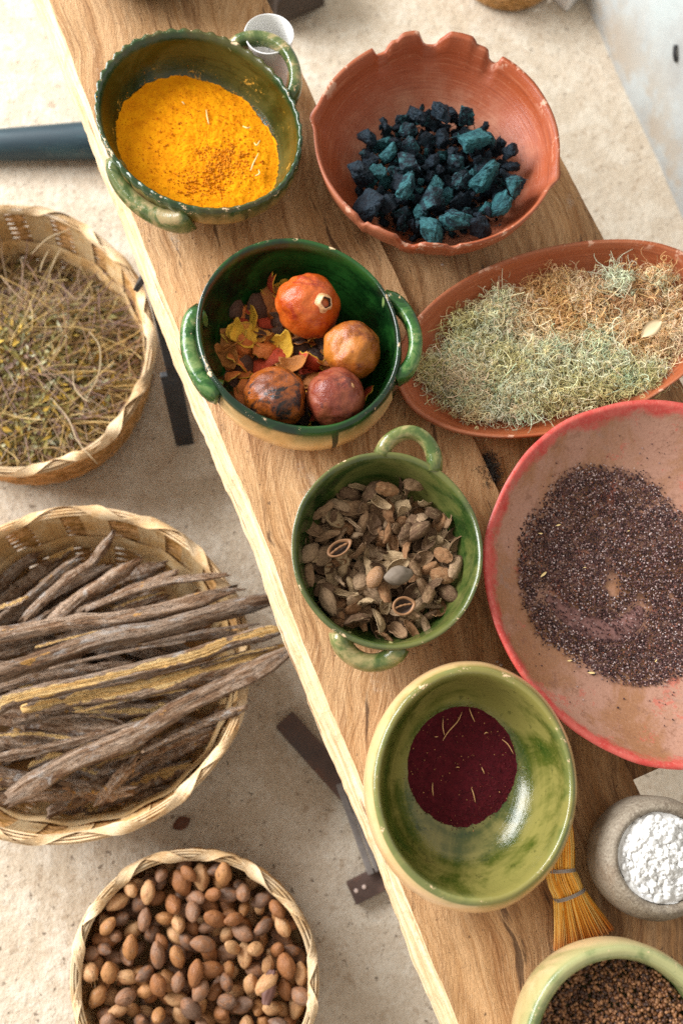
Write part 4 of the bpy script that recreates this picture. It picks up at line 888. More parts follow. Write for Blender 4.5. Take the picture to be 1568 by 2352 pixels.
for a, b, L, an in ((515, 1115, 26, .7), (600, 832, 16, .2), (498, 880, 14, 0), (1003, 865, 9, .3), (790, 1680, 22, -.1), (1160, 1610, 12, 1.), (665, 1610, 16, .1), (752, 1075, 10, .2)):
    p = at(*z6(a, b), ZT + .014); dz = B6.c.z + B6.zin(B6.rn(p.x - B6.c.x, p.y - B6.c.y)) + .009; p = at(*z6(a, b), dz); L *= .4 * 1.1 / _F
    d = Vector((math.cos(an), math.sin(an), .1)) * L; leaf('straw_chip', p - d, p + d, L * .3, SLIV, 'tiny pale straw chip on the cochineal grains', 'straw', .3, 'chips on the cochineal')

# --- maroon powder bowl
G7 = m_glaze('olive_glaze', (.008, .040, .004), (.066, .078, .011), (.20, .175, .046), (.66, .42, .22), (.58, .38, .18), .0, rimc=(.32, .31, .11), glossy=.12, olive=.45, streak=.12)
OUT7 = [(0, .004), (.3, 0), (.60, .0), (.72, .006), (1.00, .034), (1.105, .060), (1.075, .082), (1.012, .0945), (.985, .097)]
INN7 = [(.985, .097), (.955, .094), (.925, .080), (.90, .064), (.80, .040), (.62, .022), (.36, .013), (0, .011)]
B7 = Bowl((.1986, .0225, ZT), .118, .1035, 83.6, OUT7, INN7, wob=.008, seed=52, n=150)
r7 = empty('glazed_bowl', B7.c, 'handleless olive-green glazed bowl with a round patch of maroon powder', 'bowl', 'green glazed earthenware bowls')
obj('body', B7.mesh('body'), G7, r7)
c7 = at(1061, 1766, ZT + .024) - B7.c; c7d = Vector((c7.x, c7.y, 0)).normalized()
V, F = heap_mesh('maroon', B7, .0190, .80, .0010, 6, 60, 190, .003, (c7d.x * .125, c7d.y * .125), .0008)
MV = V
o = obj('maroon_powder', mesh('maroon_powder', V, F), m_powder('maroon_powder', (.050, .005, .009), (.080, .0075, .012), (.105, .012, .017), 130), None, B7.c); tag(o, 'dark maroon powder in a round patch in the olive bowl', 'powder', kind='stuff')
v_, f_, c_ = join([dusting(MV, 3200, (.0003, .0007), [(.052, .0055, .010), (.085, .008, .013), (.12, .016, .02)], B7, .06), dusting(MV, 130, (.0004, .0009), [(.42, .20, .08), (.20, .05, .03)], B7, .2)])
o = obj('maroon_crumbs', np_mesh('maroon_crumbs', v_, f_, c_), m_vcol('maroon_crumb', .95), None, B7.c); tag(o, 'fine maroon crumbs sprinkled round the maroon powder patch', 'crumbs', kind='stuff')
ROOT = m_plain('root_fibre', (.58, .33, .14), .6)
z7 = lambda a, b: (772.5 + a * .5073, 1478 + b * .5073)
def on_maroon(a, b):
    z = .024
    for _ in range(4): p = at(*z7(a, b), ZT + z) - B7.c; z = max(.0190 + .125 * (p.x * c7d.x + p.y * c7d.y) + .0036, B7.zin(B7.rn(p.x, p.y)) + .001)
    return at(*z7(a, b), ZT + z)
for pts in ([(567, 310), (548, 352), (505, 400), (480, 440)], [(600, 292), (608, 320), (625, 355)], [(748, 434), (775, 458), (800, 500)], [(655, 560), (662, 575), (668, 590)], [(435, 630), (433, 658), (438, 690)], [(610, 655), (618, 680), (628, 720)], [(668, 410), (676, 403), (686, 406)], [(540, 562), (548, 560), (556, 562)], [(482, 340), (480, 380), (488, 415)], [(444, 422), (450, 423), (458, 422)]):
    sliver('root_fibre', [on_maroon(a, b) + Vector((0, 0, .0012 * (i == 1))) for i, (a, b) in enumerate(pts)], .00065, ROOT, 'thin tan root fibre lying on the maroon powder', 'fibre', 'fibres on the maroon powder')

# --- brown seed bowl
G10 = m_glaze('sage_glaze', (.018, .070, .018), (.13, .17, .055), (.34, .33, .15), (.36, .30, .13), (.58, .42, .22), .0, rimc=(.24, .27, .11), glossy=.2, olive=.44)
OUT10 = [(0, .004), (.4, 0), (.62, 0), (.72, .010), (.96, .046), (1.03, .080), (1.02, .104), (1.0, .113), (.96, .118)]
INN10 = [(.96, .118), (.88, .114), (.845, .104), (.85, .088), (.84, .06), (.70, .03), (.4, .014), (0, .012)]
B10 = Bowl((.333, -.233, ZT), .1015, .1015, 0, OUT10, INN10, wob=.01, seed=61)
r10 = empty('glazed_bowl', B10.c, 'thick-rimmed sage-green glazed bowl of small brown seeds at the lower right corner', 'bowl', 'green glazed earthenware bowls')
obj('body', B10.mesh('body'), G10, r10)
pos = []
for _ in range(5200):
    a, q = random.uniform(0, 6.29), .83 * math.sqrt(random.random()); p = B10.xy(q, a); pos.append((p.x, p.y, .078 + .004 * fbm((p.x * 30, p.y * 30, 0), 1, 3) + random.uniform(-.0035, .001)))
pos = np.array(pos); n = len(pos); pal = np.array([(.075, .028, .012), (.16, .062, .022), (.24, .10, .036), (.05, .02, .011), (.34, .16, .07)])
cc = pal[RNG.integers(0, 5, n)] * RNG.uniform(.8, 1.2, (n, 1)); v_, f_, c_ = scatter_grains(pos, RNG.uniform(.0018, .0027, n), cc, (1.25, .8, .75), .08)
o = obj('brown_seeds', np_mesh('brown_seeds', v_, f_, c_), m_vcol('brown_seed', .5, .3, 300, .5, 0), None, B10.c); tag(o, 'fine reddish-brown seeds filling the sage-green bowl', 'seeds', kind='stuff')

# --- stone mortar
OUT11 = [(0, .004), (.5, 0), (.74, .004), (.94, .022), (1.0, .042), (.97, .062), (.90, .080), (.81, .087), (.755, .0865)]
INN11 = [(.755, .0865), (.715, .082), (.69, .074), (.62, .058), (.4, .048), (.2, .045), (0, .045)]
cm = at(1478, 1966, ZT + .042)
B11 = Bowl((cm.x + .006, cm.y, ZT), .067, .064, 20, OUT11, INN11, wob=.02, seed=71, n=110)
r11 = empty('stone_mortar', B11.c, 'rounded grey stone mortar full of white powder lumps on the plank', 'mortar')
obj('body', B11.mesh('body'), m_stone(), r11)
WH = m_powder('white_chalk', (.60, .585, .56), (.70, .69, .67), (.74, .735, .72), 60)
V, F = heap_mesh('chalk', B11, .079, .72, .007, 9, 50, 120, .010, (0, 0), .006); me = mesh('chalk_heap', V, F)
hv = np.array(V)
parts = []
for k in range(280):
    a, q = random.uniform(0, 6.29), .67 * math.sqrt(random.random()); p = B11.xy(q, a); R0 = random.choice((.0009, .0012, .0016, .0022, .0030, .0044)) * random.uniform(.8, 1.2); iv, iff = ico_unit(3)
    sc_ = np.array([1 + .22 * fbm(v, 1.4, 4, k) + .08 * fbm(v, 5, 3, k) for v in iv]); M = np.array(Euler((random.gauss(0, .5), random.gauss(0, .5), random.uniform(0, 6))).to_matrix())
    parts.append(((iv * sc_[:, None] * R0 * np.array([1.15, .95, .62])) @ M.T + np.array([p.x, p.y, .0795 + .010 * (1 - (q / .72) ** 2) + random.uniform(-.0022, .0006)]), iff, np.ones((len(iv), 3))))
v_, f_, c_ = join(parts)
bm = bmesh.new(); bm.from_mesh(me); m2 = np_mesh('x', v_, f_); bm.from_mesh(m2); me3 = bpy.data.meshes.new('chalk'); bm.to_mesh(me3); bm.free(); me3.polygons.foreach_set('use_smooth', [True] * len(me3.polygons))
o = obj('white_chalk', me3, WH, None, B11.c); tag(o, 'crumbly white chalk powder heaped in the stone mortar', 'powder', kind='stuff')

# --- hand broom
br = empty('hand_broom', at(1315, 2010, ZT), 'small golden straw hand broom bound with two wires', 'broom'); bo = br.location.copy()
ax_pts = [(1000, 760, .016), (1010, 900, .018), (1012, 1028, .019), (1052, 1135, .019), (1118, 1340, .013)]; wds = [54, 58, 62, 68, 136]
NB = 800; KB = 12; cen = smooth_path([at(*z7(a, b), ZT + z) for a, b, z in ax_pts], KB); wid = np.interp(np.linspace(0, 4, KB), range(5), [x * .5073 * 1.13 / _F for x in wds])
wid = wid * np.interp(np.linspace(0, 4, KB), [0, 1.6, 2, 2.5, 3, 4], [1, 1.02, .93, 1.03, .92, 1])
Ts = [(cen[min(k + 1, KB - 1)] - cen[max(k - 1, 0)]).normalized() for k in range(KB)]; side = [Vector((t.y, -t.x, 0)).normalized() for t in Ts]
ua = RNG.uniform(-1, 1, NB); ub = RNG.uniform(-1, 1, NB) * np.sqrt(1 - ua ** 2); PB = np.zeros((NB, KB, 3)); ext = RNG.uniform(.90, 1.04, NB)
wob_ = RNG.normal(0, .0006, (NB, KB, 3)).cumsum(axis=1) * .45
for k in range(KB):
    c = np.array(cen[k] - bo)
    if k == KB - 1: c = np.array(cen[k - 1] - bo) + np.outer(ext, np.array(cen[k] - cen[k - 1]))
    PB[:, k] = c + np.outer(ua * wid[k], np.array(side[k])) + np.outer(ub * (.0165 if k < 9 else .011), np.array([0, 0, 1]))
PB += wob_; PB[:, :, 2] = np.maximum(PB[:, :, 2], .0012)
colb = np.array([(.90, .42, .040), (.93, .52, .09), (.82, .33, .02), (.94, .64, .19)])[RNG.integers(0, 4, NB)] * RNG.uniform(.8, 1.15, (NB, 1)); colk = np.repeat(colb[:, None, :], KB, axis=1)
colk[:, -1] *= np.array([.55, .32, .3]); colk[:, -2] *= np.array([.85, .75, .7])
v_, f_, c_ = strands(PB, RNG.uniform(.0006, .0011, NB), colk, 4)
o = obj('bristles', np_mesh('bristles', v_, f_, c_), m_vcol('broom_straw', .6, .25, 120, .4, 0), br); o['kind'] = 'stuff'
WIRE = m_plain('grey_wire', (.36, .33, .31), .35)
for q in (2.0, 3.0):
    k = q / 4 * (KB - 1); i = int(k); c = cen[i].lerp(cen[min(i + 1, KB - 1)], k - i) - bo; t = Ts[i]; sd = side[i]; ww = float(np.interp(k, range(KB), wid)) * 1.04
    for s in (-1, 0, 1):
        ring = [c + t * (s * .0013 + .0004 * math.sin(a * 2)) + sd * (ww * math.cos(a)) + Vector((0, 0, .0182 * math.sin(a))) for a in [2 * PI * j / 28 for j in range(29)]]
        for p in ring: p.z = max(p.z, .0006)
        obj('wire_binding', sweep_mesh('wire_binding', ring, .00065, .00065, 6), WIRE, br)

# --- white cup, brown pot, tuft, crumbs
cu = at(620, 192, ZT); cup = empty('plastic_cup', cu, 'translucent white cup behind the handle of the turmeric bowl', 'cup')
t = NT('frosted_plastic', .35, .5); t.base((.80, .79, .77)); t.b.inputs['Transmission Weight'].default_value = .0; t.b.inputs['IOR'].default_value = 1.2; CUPM = t.m
Bc = Bowl(cu, .0315, .0315, 0, [(0, .001), (.6, 0), (.70, .001), (.85, .045), (.98, .088), (1.02, .091), (1.02, .093), (.99, .094)], [(.99, .094), (.96, .092), (.83, .046), (.67, .003), (.4, .002), (0, .002)], wob=.015, seed=81, n=64)
obj('cup_wall', Bc.mesh('cup_wall'), CUPM, cup)
V, F = heap_mesh('cup_powder', Bc, .055, .95, .003, 3, 14, 50, .004); tag(obj('cup_powder', mesh('cup_powder', V, F), WH, None, cu), 'white powder lying inside the translucent cup', 'powder', kind='stuff')
GP = m_glaze('brown_pot_glaze', (.030, .022, .010), (.060, .045, .015), (.11, .07, .02), (.14, .060, .020), (.055, .042, .016), .05, rimc=(.05, .05, .02), glossy=.22)
pc = at(340, -88, ZT); Bp = Bowl(pc, .125, .12, 0, OUT1, INN1, wob=.01, seed=83, n=80)
rp = empty('brown_pot', pc, 'dark brown glazed pot cut off by the top edge, on the plank', 'pot'); obj('body', Bp.mesh('body'), GP, rp)
TU = 60; cs = np.array([at(1120 + random.gauss(0, 8), 1085 + random.gauss(0, 13), ZT - .010 + random.random() * .006)[:] for _ in range(TU)])
P_, R_, Cc = curly(cs, np.array([(.05, .042, .036)] * TU), 12, .02, 10, (.0002, .0004), .003)
P_[:, :, 2] = np.clip(P_[:, :, 2], ZT - .0135, ZT + .01); v_, f_, c_ = strands(P_ - cs.mean(0), R_, Cc)
o = obj('fibre_tuft', np_mesh('fibre_tuft', v_, f_, c_), m_vcol('dark_fibre', .9, .2, 90, .2, 0), None, cs.mean(0)); tag(o, 'small tuft of dark fuzzy fibres on the plank beside the red gourd bowl', 'fibre tuft')
for u, v in ((1700 * .6718 + 560, 2262), (1694, 2264), (1700, 2290)): pass
GR = m_plain('loose_grain', (.42, .36, .32), .6)
for u, v in ((1699, 2263), (1712, 2274), (1512, 905)):
    p = at(u * .6718, v * .6718, ZT + .0012); iv, iff = ico_unit(2); tag(obj('loose_grain', np_mesh('loose_grain', iv * np.array([.0022, .0016, .0014]), iff), GR, None, p), 'pale grain spilled on the plank by the red gourd bowl', 'grain', 'spilled grains')

# ------------------------------------------------------------------ baskets on the floor
def basket(name, c, a, b, phi, H, label, nst, base=.80, rings=26, stw=.020, turns=15, belly=0., lids=2, rimw=.0105, seed=0, hoop=True, group='woven straw baskets on the floor'):
    root = empty(name, c, label, 'basket', group); ph = math.radians(phi); rr = random.Random(seed)
    def pt(th, z, off=0.):
        q = z / H; s = base + (1 - base) * (q ** .75) + belly * math.sin(PI * q); x, y = (a * s + off) * math.cos(th), (b * s + off) * math.sin(th)
        k = 1 + .010 * n1(th * 1.3, seed) * q; return Vector(((x * math.cos(ph) - y * math.sin(ph)) * k, (x * math.sin(ph) + y * math.cos(ph)) * k, z))
    # fine horizontal weavers
    NS = 132; P_ = np.zeros((rings * 2, NS + 1, 3)); rad = np.zeros(rings * 2); col = np.zeros((rings * 2, 3))
    for r in range(rings):
        z = .008 + (H - .016) * (r + .5) / rings
        for s in (0, 1):
            for i in range(NS + 1):
                th = 2 * PI * i / NS; wv = math.sin(th * nst + PI * (r % 2) + PI * s); zz = z + (s - .5) * (H / rings) * .5 + .0012 * n1(th * 6, r + s * 50 + seed); P_[r * 2 + s, i] = pt(th, min(H, max(.002, zz)), -.0028 + .0018 * wv)
            rad[r * 2 + s] = H / rings * .30; col[r * 2 + s] = np.array([.54, .29, .105]) * rr.uniform(.70, 1.2)
    v_, f_, c_ = strands(P_, rad, col, 5); weave = obj('wall_weave', np_mesh('wall_weave', v_, f_, c_), WEAVE, root); weave['kind'] = 'stuff'
    # stakes, each a flat band on the inside
    for k in range(nst):
        th0 = 2 * PI * (k + rr.uniform(-.12, .12)) / nst; V = []; F = []; UV = []; n = 9; wd_ = stw * rr.uniform(.85, 1.15)
        for lay in (0, 1):
            for i in range(n + 1):
                z = .004 + (H - .006) * i / n
                for j in range(7):
                    q = j / 6 * 2 - 1; d_ = wd_ * q / ((a + b) / 2); rib = .0010 * abs(math.sin(q * 4.7)); V.append(pt(th0 + d_, z, -.0068 - rib + lay * .0022 + .0006 * n1(z * 60, k)))
        def idx(l, i, j): return l * (n + 1) * 7 + i * 7 + j
        for l in (0, 1):
            for i in range(n):
                for j in range(6):
                    F.append((idx(l, i, j), idx(l, i, j + 1), idx(l, i + 1, j + 1), idx(l, i + 1, j))); UV.append([(jj / 6 * .3, ii / n) for ii, jj in ((i, j), (i, j + 1), (i + 1, j + 1), (i + 1, j))])
        obj('stake', mesh('stake', V, F, True, UV), STRAW, root)
    if hoop:
        V = []; F = []; UV = []; n = 140
        for i in range(n):
            th = 2 * PI * i / n
            for j in range(5): V.append(pt(th, H * (.36 + .20 * j / 4) + .002 * n1(th * 3, seed + 4), -.0098 - .0012 * math.sin(PI * j / 4) - .002 * math.sin(th * nst)))
        for i in range(n):
            for j in range(4): k = (i + 1) % n; F.append((i * 5 + j, k * 5 + j, k * 5 + j + 1, i * 5 + j + 1)); UV.append([(j / 4 * .3, i / 12), (j / 4 * .3, (i + 1) / 12), ((j + 1) / 4 * .3, (i + 1) / 12), ((j + 1) / 4 * .3, i / 12)])
        obj('hoop_band', mesh('hoop_band', V, F, True, UV), STRAW, root)
    V = [Vector((0, 0, .003))]; nn = 60
    for i in range(1, 9):
        for k in range(nn): p = pt(2 * PI * k / nn, .004); V.append(Vector((p.x * i / 8, p.y * i / 8, .003 + .0012 * ((i + k) % 2))))
    F = [(0, 1 + k, 1 + (k + 1) % nn) for k in range(nn)] + [(1 + (i - 1) * nn + k, 1 + i * nn + k, 1 + i * nn + (k + 1) % nn, 1 + (i - 1) * nn + (k + 1) % nn) for i in range(1, 8) for k in range(nn)]
    obj('base', mesh('base', V, F, False), m_plain('basket_base', (.40, .235, .095), .7), root)
    # rim: a core with flat strips twisted round it
    for q in range(5):
        off, dz = (-.0075, -.0045, -.0005, .0025, -.002)[q], (.000, .0035, .0035, -.001, .0005)[q]; core = [pt(2 * PI * i / 120, H + dz + .0008 * n1(i * .3, q + seed), off + .0008 * n1(i * .25, q + 9 + seed)) for i in range(121)]
        rs_ = obj('rim' if q == 0 else 'rim_strand', sweep_mesh('rim_strand', core, .0022, .0017, 6), RIMSTRAW, root if q == 0 else rim0)
        if q == 0: rim0 = rs_
    per = 1.0 / turns
    for k in range(turns * lids):                        # each lap of the wrapping strip is a piece of its own
        s0 = (k + rr.uniform(-.16, .16)) / (turns * lids); path = []; wl = []; n = 18; sg = 1 if (k % 2 == 0 or lids == 1) else 1; cov = per * rr.uniform(.78, .98); wm = rr.uniform(.75, 1.2)
        for i in range(n + 1):
            s = s0 + cov * i / n; th = 2 * PI * s; an = (-1.1 + 4.9 * i / n) if k % 2 == 0 else (PI + 1.1 - 4.9 * i / n); e = math.sin(PI * (i + .3) / (n + .6)) ** 1.4
            p = pt(th, H, 0); nrm = Vector((p.x, p.y, 0)).normalized(); path.append(p - nrm * .003 + nrm * (rimw * .74 * math.cos(an)) + Vector((0, 0, rimw * .46 * math.sin(an)))); wl.append(rimw * wm * (.16 + .66 * e))
        V = []; F = []; UV = []
        for i, p in enumerate(path):
            tt = (path[min(i + 1, n)] - path[max(i - 1, 0)]).normalized(); out = (p - pt(2 * PI * (s0 + cov * i / n), H, -.003)).normalized(); sd = tt.cross(out).normalized()
            for j in range(7): q = j / 6 * 2 - 1; V.append(p + sd * (wl[i] * q) + out * (.0014 * (1 - q * q) + .0007 * math.sin(q * 9 + k)))
        for i in range(n):
            for j in range(6): F.append((i * 7 + j, i * 7 + j + 1, i * 7 + j + 8, i * 7 + j + 7)); UV.append([(jj / 6 * .25, ii / n) for ii, jj in ((i, j), (i, j + 1), (i + 1, j + 1), (i + 1, j))])
        obj('rim_strip', mesh('rim_strip', V, F, True, UV), RIMSTRAW, rim0)
    return root, pt
bk1, pt1 = basket('straw_basket', Vector((-.440, .713, 0)), .236, .214, -58, .165, 'large woven straw basket of dried herb stems at the left edge', 18, .84, 26, .021, 9, .02, seed=1)
bk2, pt2 = basket('straw_basket', Vector((-.306, .189, 0)), .252, .238, 10, .165, 'widest woven straw basket, stacked with dry wooden sticks', 19, .78, 24, .021, 9, .03, seed=2, rimw=.0105)
bk3, pt3 = basket('straw_basket', Vector((-.116, -.222, 0)), .167, .156, -30, .135, 'round straw basket full of brown nuts at the bottom of the picture', 20, .92, 22, .013, 8, .05, seed=3, rimw=.0095, hoop=False)

# --- nuts
NM = [seed_mesh('brown_nut', 100 + k, NUT, .70 + .04 * (k % 3), .12 + .05 * (k % 4)) for k in range(8)]
def draw_n(r):
    while True:
        x, y = random.uniform(-.16, .16), random.uniform(-.16, .16); ph = math.radians(-30); X, Y = x * math.cos(ph) + y * math.sin(ph), -x * math.sin(ph) + y * math.cos(ph)
        if (X / (.152 - r * .3)) ** 2 + (Y / (.141 - r * .3)) ** 2 < 1: return x, y
radn = [random.uniform(.0100, .0140) for _ in range(299)]
Xn = pile(len(radn), radn, draw_n, lambda x, y: .058 + .010 * (1 - (x * x + y * y) / .024), 12, .005)
scatter_things('brown_nut', NM, Xn, radn, ('nut basket', ('grey-brown', 'dark reddish', 'golden brown', 'dull brown', 'pale tan'), 'nut', .0131, .15), 'nut', 'brown nuts in the round basket', lambda: (random.uniform(0, 6.3), random.gauss(0, .55), random.uniform(0, 6.3)), lambda r: (r * random.uniform(1.12, 1.42), r * random.uniform(1.05, 1.25), r * random.uniform(1.05, 1.22)), bk3.location)
o = obj('broken_nut', husk_mesh(140), None, None, at(617, 2268, .135)); o.data.materials.clear(); o.data.materials.append(m_plain('broken_shell', (.13, .055, .04), .6, .3, 60)); o.scale = (.026, .028, .022); o.rotation_euler = (.2, .2, 1.4)
tag(o, 'dark reddish broken husk lying on the nuts at the right of the basket', 'husk')

# --- sticks
z9 = lambda a, b: (a * .4713, 1108.5 + b * .4713)
def stick(pts, zs, rpx, split, seed, label, n=46, ns=24, flat=.85):
    rr = random.Random(seed * 7 + 1); P_ = smooth_path([at(*z9(a, b), z) for (a, b), z in zip(pts, zs)], n); c = P_[n // 2].copy(); V = []; F = []; UV = []; R = rpx * .4713 * 1.47 / _F * 1.0
    fac = [(2 * PI * (k + rr.uniform(-.3, .3)) / 6, rr.uniform(.62, 1.0)) for k in range(6)]                       # split faces of the billet
    if split: fac.append((PI / 2, .48))
    tw_ = rr.uniform(-.8, .8); ends = [[rr.uniform(-.5, 1.0) for _ in range(ns)] for _ in (0, 1)]
    for e_ in ends:
        for i in range(ns): e_[i] = .6 * e_[i] + .4 * e_[(i + 1) % ns]
    for j, p in enumerate(P_):
        t = (P_[min(j + 1, n - 1)] - P_[max(j - 1, 0)]).normalized(); sd = t.cross(Vector((0, 0, 1))).normalized(); up = sd.cross(t); q = j / (n - 1)
        env = (1 + .14 * n1(q * 6, seed) + .10 * n1(q * 17, seed + 2)) * min(1, .70 + 6 * q) * min(1, .55 + 5 * (1 - q)); kn = math.exp(-((q - (.25 + .5 * rr.random() * 0 + .3 * ((seed * 37) % 10) / 10)) / .018) ** 2) * .16
        wob_s = sd * (R * .22 * n1(q * 4, seed + 11)) + up * (R * .25 * n1(q * 5, seed + 12))
        for i in range(ns):
            a = 2 * PI * i / ns; rad = 1.15
            for k, (fa, fd) in enumerate(fac):
                ca = math.cos(a - fa - (tw_ * q if k < 6 else 0))
                if ca > .15: rad = min(rad, fd * (1 + .14 * n1(q * 5 + k * 3, seed + k)) / ca)
            rad += .09 * mnoise.noise(Vector((math.cos(a) * 5, math.sin(a) * 5, q * 4 + seed * 2))) + .06 * mnoise.noise(Vector((math.cos(a) * 11, math.sin(a) * 11, q * 9 + seed * 3))) + kn
            jag = 0
            if j == 0: jag = -ends[0][i] * R * 1.6
            elif j == n - 1: jag = ends[1][i] * R * 2.2
            V.append(p - c + wob_s + sd * (R * env * rad * math.cos(a)) + up * (R * env * rad * math.sin(a) * flat) + t * jag)
        if j:
            for i in range(ns):
                k = (i + 1) % ns; F.append(((j - 1) * ns + i, (j - 1) * ns + k, j * ns + k, j * ns + i)); UV.append(((i / ns, (j - 1) / n), ((i + 1) / ns, (j - 1) / n), ((i + 1) / ns, j / n), (i / ns, j / n)))
    F.append(tuple(range(ns))[::-1]); F.append(tuple(range((n - 1) * ns, n * ns))); UV.append([(.3, 0)] * ns); UV.append([(.3, 1)] * ns)
    me = mesh('wooden_stick', V, F, True, UV)
    try: me.set_sharp_from_angle(angle=math.radians(32))
    except Exception: pass
    return tag(obj('wooden_stick', me, SPLIT if split else BARK, None, c), label, 'stick', 'dry sticks in the widest basket')
G_ = 'dry sticks in the widest basket'
stick([(-200, 770), (0, 735), (300, 685), (600, 655), (850, 595), (1085, 528)], [.165, .17, .175, .18, .183, .187], 42, False, 1, 'grey-brown stick, uppermost of the long ones across the basket')
stick([(-200, 985), (0, 925), (300, 830), (560, 755), (800, 705), (1100, 615), (1345, 560)], [.178, .18, .185, .19, .193, .195, .197], 58, False, 2, 'thickest pale grey stick reaching beyond the basket rim under the plank')
stick([(-60, 1120), (100, 1040), (500, 955), (900, 855), (1150, 770), (1400, 705)], [.192, .195, .200, .205, .205, .203], 44, True, 3, 'stick split open to bright yellow wood lying across the middle')
stick([(150, 1095), (400, 1055), (700, 1000), (1000, 920), (1310, 825)], [.165, .172, .180, .184, .187], 50, True, 4, 'brown stick with a torn yellow patch just below the bright yellow one')
stick([(75, 1515), (330, 1370), (620, 1245), (880, 1095), (1150, 965), (1430, 800)], [.140, .152, .165, .178, .190, .203], 50, False, 5, 'long dark brown stick slanting from lower left up to the right rim')
stick([(-80, 1350), (200, 1300), (450, 1240), (720, 1170)], [.145, .148, .15, .155], 26, False, 6, 'thin straight brown stick crossing beneath the long slanting one')
stick([(495, 1545), (560, 1460), (645, 1365)], [.10, .115, .13], 33, False, 7, 'short pale stick end poking out below the long slanting one')
stick([(-60, 720), (150, 560), (380, 370)], [.13, .135, .14], 32, False, 8, 'dark stick slanting up left of the thin knotted one')
stick([(120, 670), (330, 470), (450, 390), (542, 262)], [.145, .15, .155, .172], 26, False, 9, 'thin knotted stick pointing up to the far basket wall')
stick([(230, 690), (420, 540), (650, 390)], [.150, .150, .150], 42, False, 10, 'stout light brown stick with a frayed end near the far wall')
stick([(360, 640), (600, 540), (850, 440)], [.150, .152, .155], 27, False, 11, 'straight brown stick lying right of the stout frayed one')
stick([(430, 615), (700, 515), (900, 470), (1095, 448)], [.163, .168, .175, .186], 18, False, 12, 'slim grey stick ending on the far right rim')
stick([(560, 610), (680, 570), (780, 540)], [.158, .158, .158], 14, True, 13, 'yellow wood splinter beside the slim grey stick')
stick([(-80, 870), (100, 815), (240, 765)], [.150, .152, .155], 26, False, 14, 'brown stick end between the two long grey sticks at the left edge')
stick([(-40, 625), (60, 592), (112, 568)], [.150, .150, .15], 18, True, 15, 'orange-brown split stick end at the left edge')
stick([(-60, 1130), (150, 1140), (350, 1180), (620, 1230)], [.13, .135, .138, .14], 55, False, 16, 'broad brown stick partly hidden beneath the thin straight one')
stick([(560, 1345), (800, 1250), (1000, 1170), (1185, 1100)], [.135, .15, .162, .18], 24, False, 17, 'slim stick under the long slanting one, by the near right rim')
stick([(-40, 1235), (150, 1225), (380, 1250)], [.15, .15, .15], 18, True, 18, 'reddish splinter lying above the thin straight stick')
for k, (x0, y0, x1, y1, z, r) in enumerate([(180, 800, 640, 700, .186, 11), (700, 790, 1250, 690, .196, 10), (250, 905, 900, 775, .193, 9), (380, 1120, 900, 1010, .176, 12), (60, 1180, 520, 1130, .165, 10), (700, 1310, 1080, 1150, .165, 12), (420, 1400, 760, 1290, .145, 11), (900, 560, 1180, 520, .19, 10), (200, 760, 420, 560, .165, 10), (980, 900, 1340, 800, .197, 12), (1020, 1010, 1330, 870, .195, 10), (120, 1010, 520, 940, .195, 9)]):
    stick([(x0, y0), ((x0 + x1) / 2 + 9, (y0 + y1) / 2 - 12), (x1, y1)], [z - .004, z, z + .002], r, k % 3 == 0, 60 + k, ['pale splinter along the thickest stick, left of centre', 'pale splinter above the yellow stick at the right rim', 'thin splinter between the thickest and the yellow sticks', 'thin strip below the yellow stick, left of centre', 'thin strip at far left below the yellow stick', 'thin splinter by the near right wall of the stick basket', 'pale thin splinter below the long slanting stick', 'thin strip over the far right rim of the stick basket', 'thin strip lying by the stout frayed stick', 'thin strip overhanging the right rim beside the yellow stick', 'lowest thin strip overhanging the right rim', 'short bark strip along the left of the yellow stick'][k], 22, 9)
fl = [((-100, 1260), (500, 1330)), ((-60, 1400), (420, 1540)), ((300, 1000), (1050, 960)), ((-100, 900), (700, 930)), ((100, 1180), (900, 1100)), ((-60, 620), (250, 400)), ((500, 1420), (1000, 1210)), ((0, 1540), (600, 1500)), ((300, 760), (1000, 700)), ((-50, 1010), (600, 890)), ((500, 820), (1150, 740)), ((100, 500), (330, 330)), ((250, 1610), (620, 1420)), ((-100, 1450), (300, 1480)), ((620, 1130), (1100, 1030)), ((40, 780), (520, 520)), ((-80, 560), (180, 350)), ((400, 560), (760, 420))]
rs = random.Random(5)
for k in range(34):
    a_ = rs.uniform(-.5, .9); cx_, cy_ = rs.uniform(50, 720), rs.uniform(560, 1400); L_ = rs.uniform(220, 420); pq = [(cx_ - L_ * math.cos(a_), cy_ + L_ * math.sin(a_)), (cx_ + L_ * math.cos(a_), cy_ - L_ * math.sin(a_))]; pq = [(400 + (x - 400) * min(1, 545 / max(1, math.hypot(x - 400, y - 950))), 950 + (y - 950) * min(1, 545 / max(1, math.hypot(x - 400, y - 950)))) for x, y in pq]; fl.append((pq[0], pq[1]))
fl += [((600, 1480), (1040, 1215)), ((440, 1575), (900, 1385)), ((700, 1420), (1060, 1120)), ((300, 1600), (780, 1500))]
FL = ['buried stick at the left below the thin straight one', 'buried stick near the left end of the long slanting stick', 'buried stick showing dark between the yellow and the slanting sticks', 'buried stick at the left between the pale grey and yellow sticks', 'buried stick under the torn-patched stick, left of centre', 'dark stick at the far left against the basket wall', 'buried stick under the right half of the long slanting stick', 'dark stick along the near wall at lower left', 'buried stick under the uppermost long stick', 'buried split stick at the left under the thickest stick', 'buried stick under the right half of the thickest stick', 'short dark stick near the far wall, left of the knotted one', 'short buried stick along the near wall below centre', 'buried stick at the lower left edge of the picture', 'buried stick at the right under the torn-patched one', 'buried stick under the stout frayed stick', 'dark stick in the far left shadow of the stick basket', 'buried stick beneath the straight brown one near the far wall']
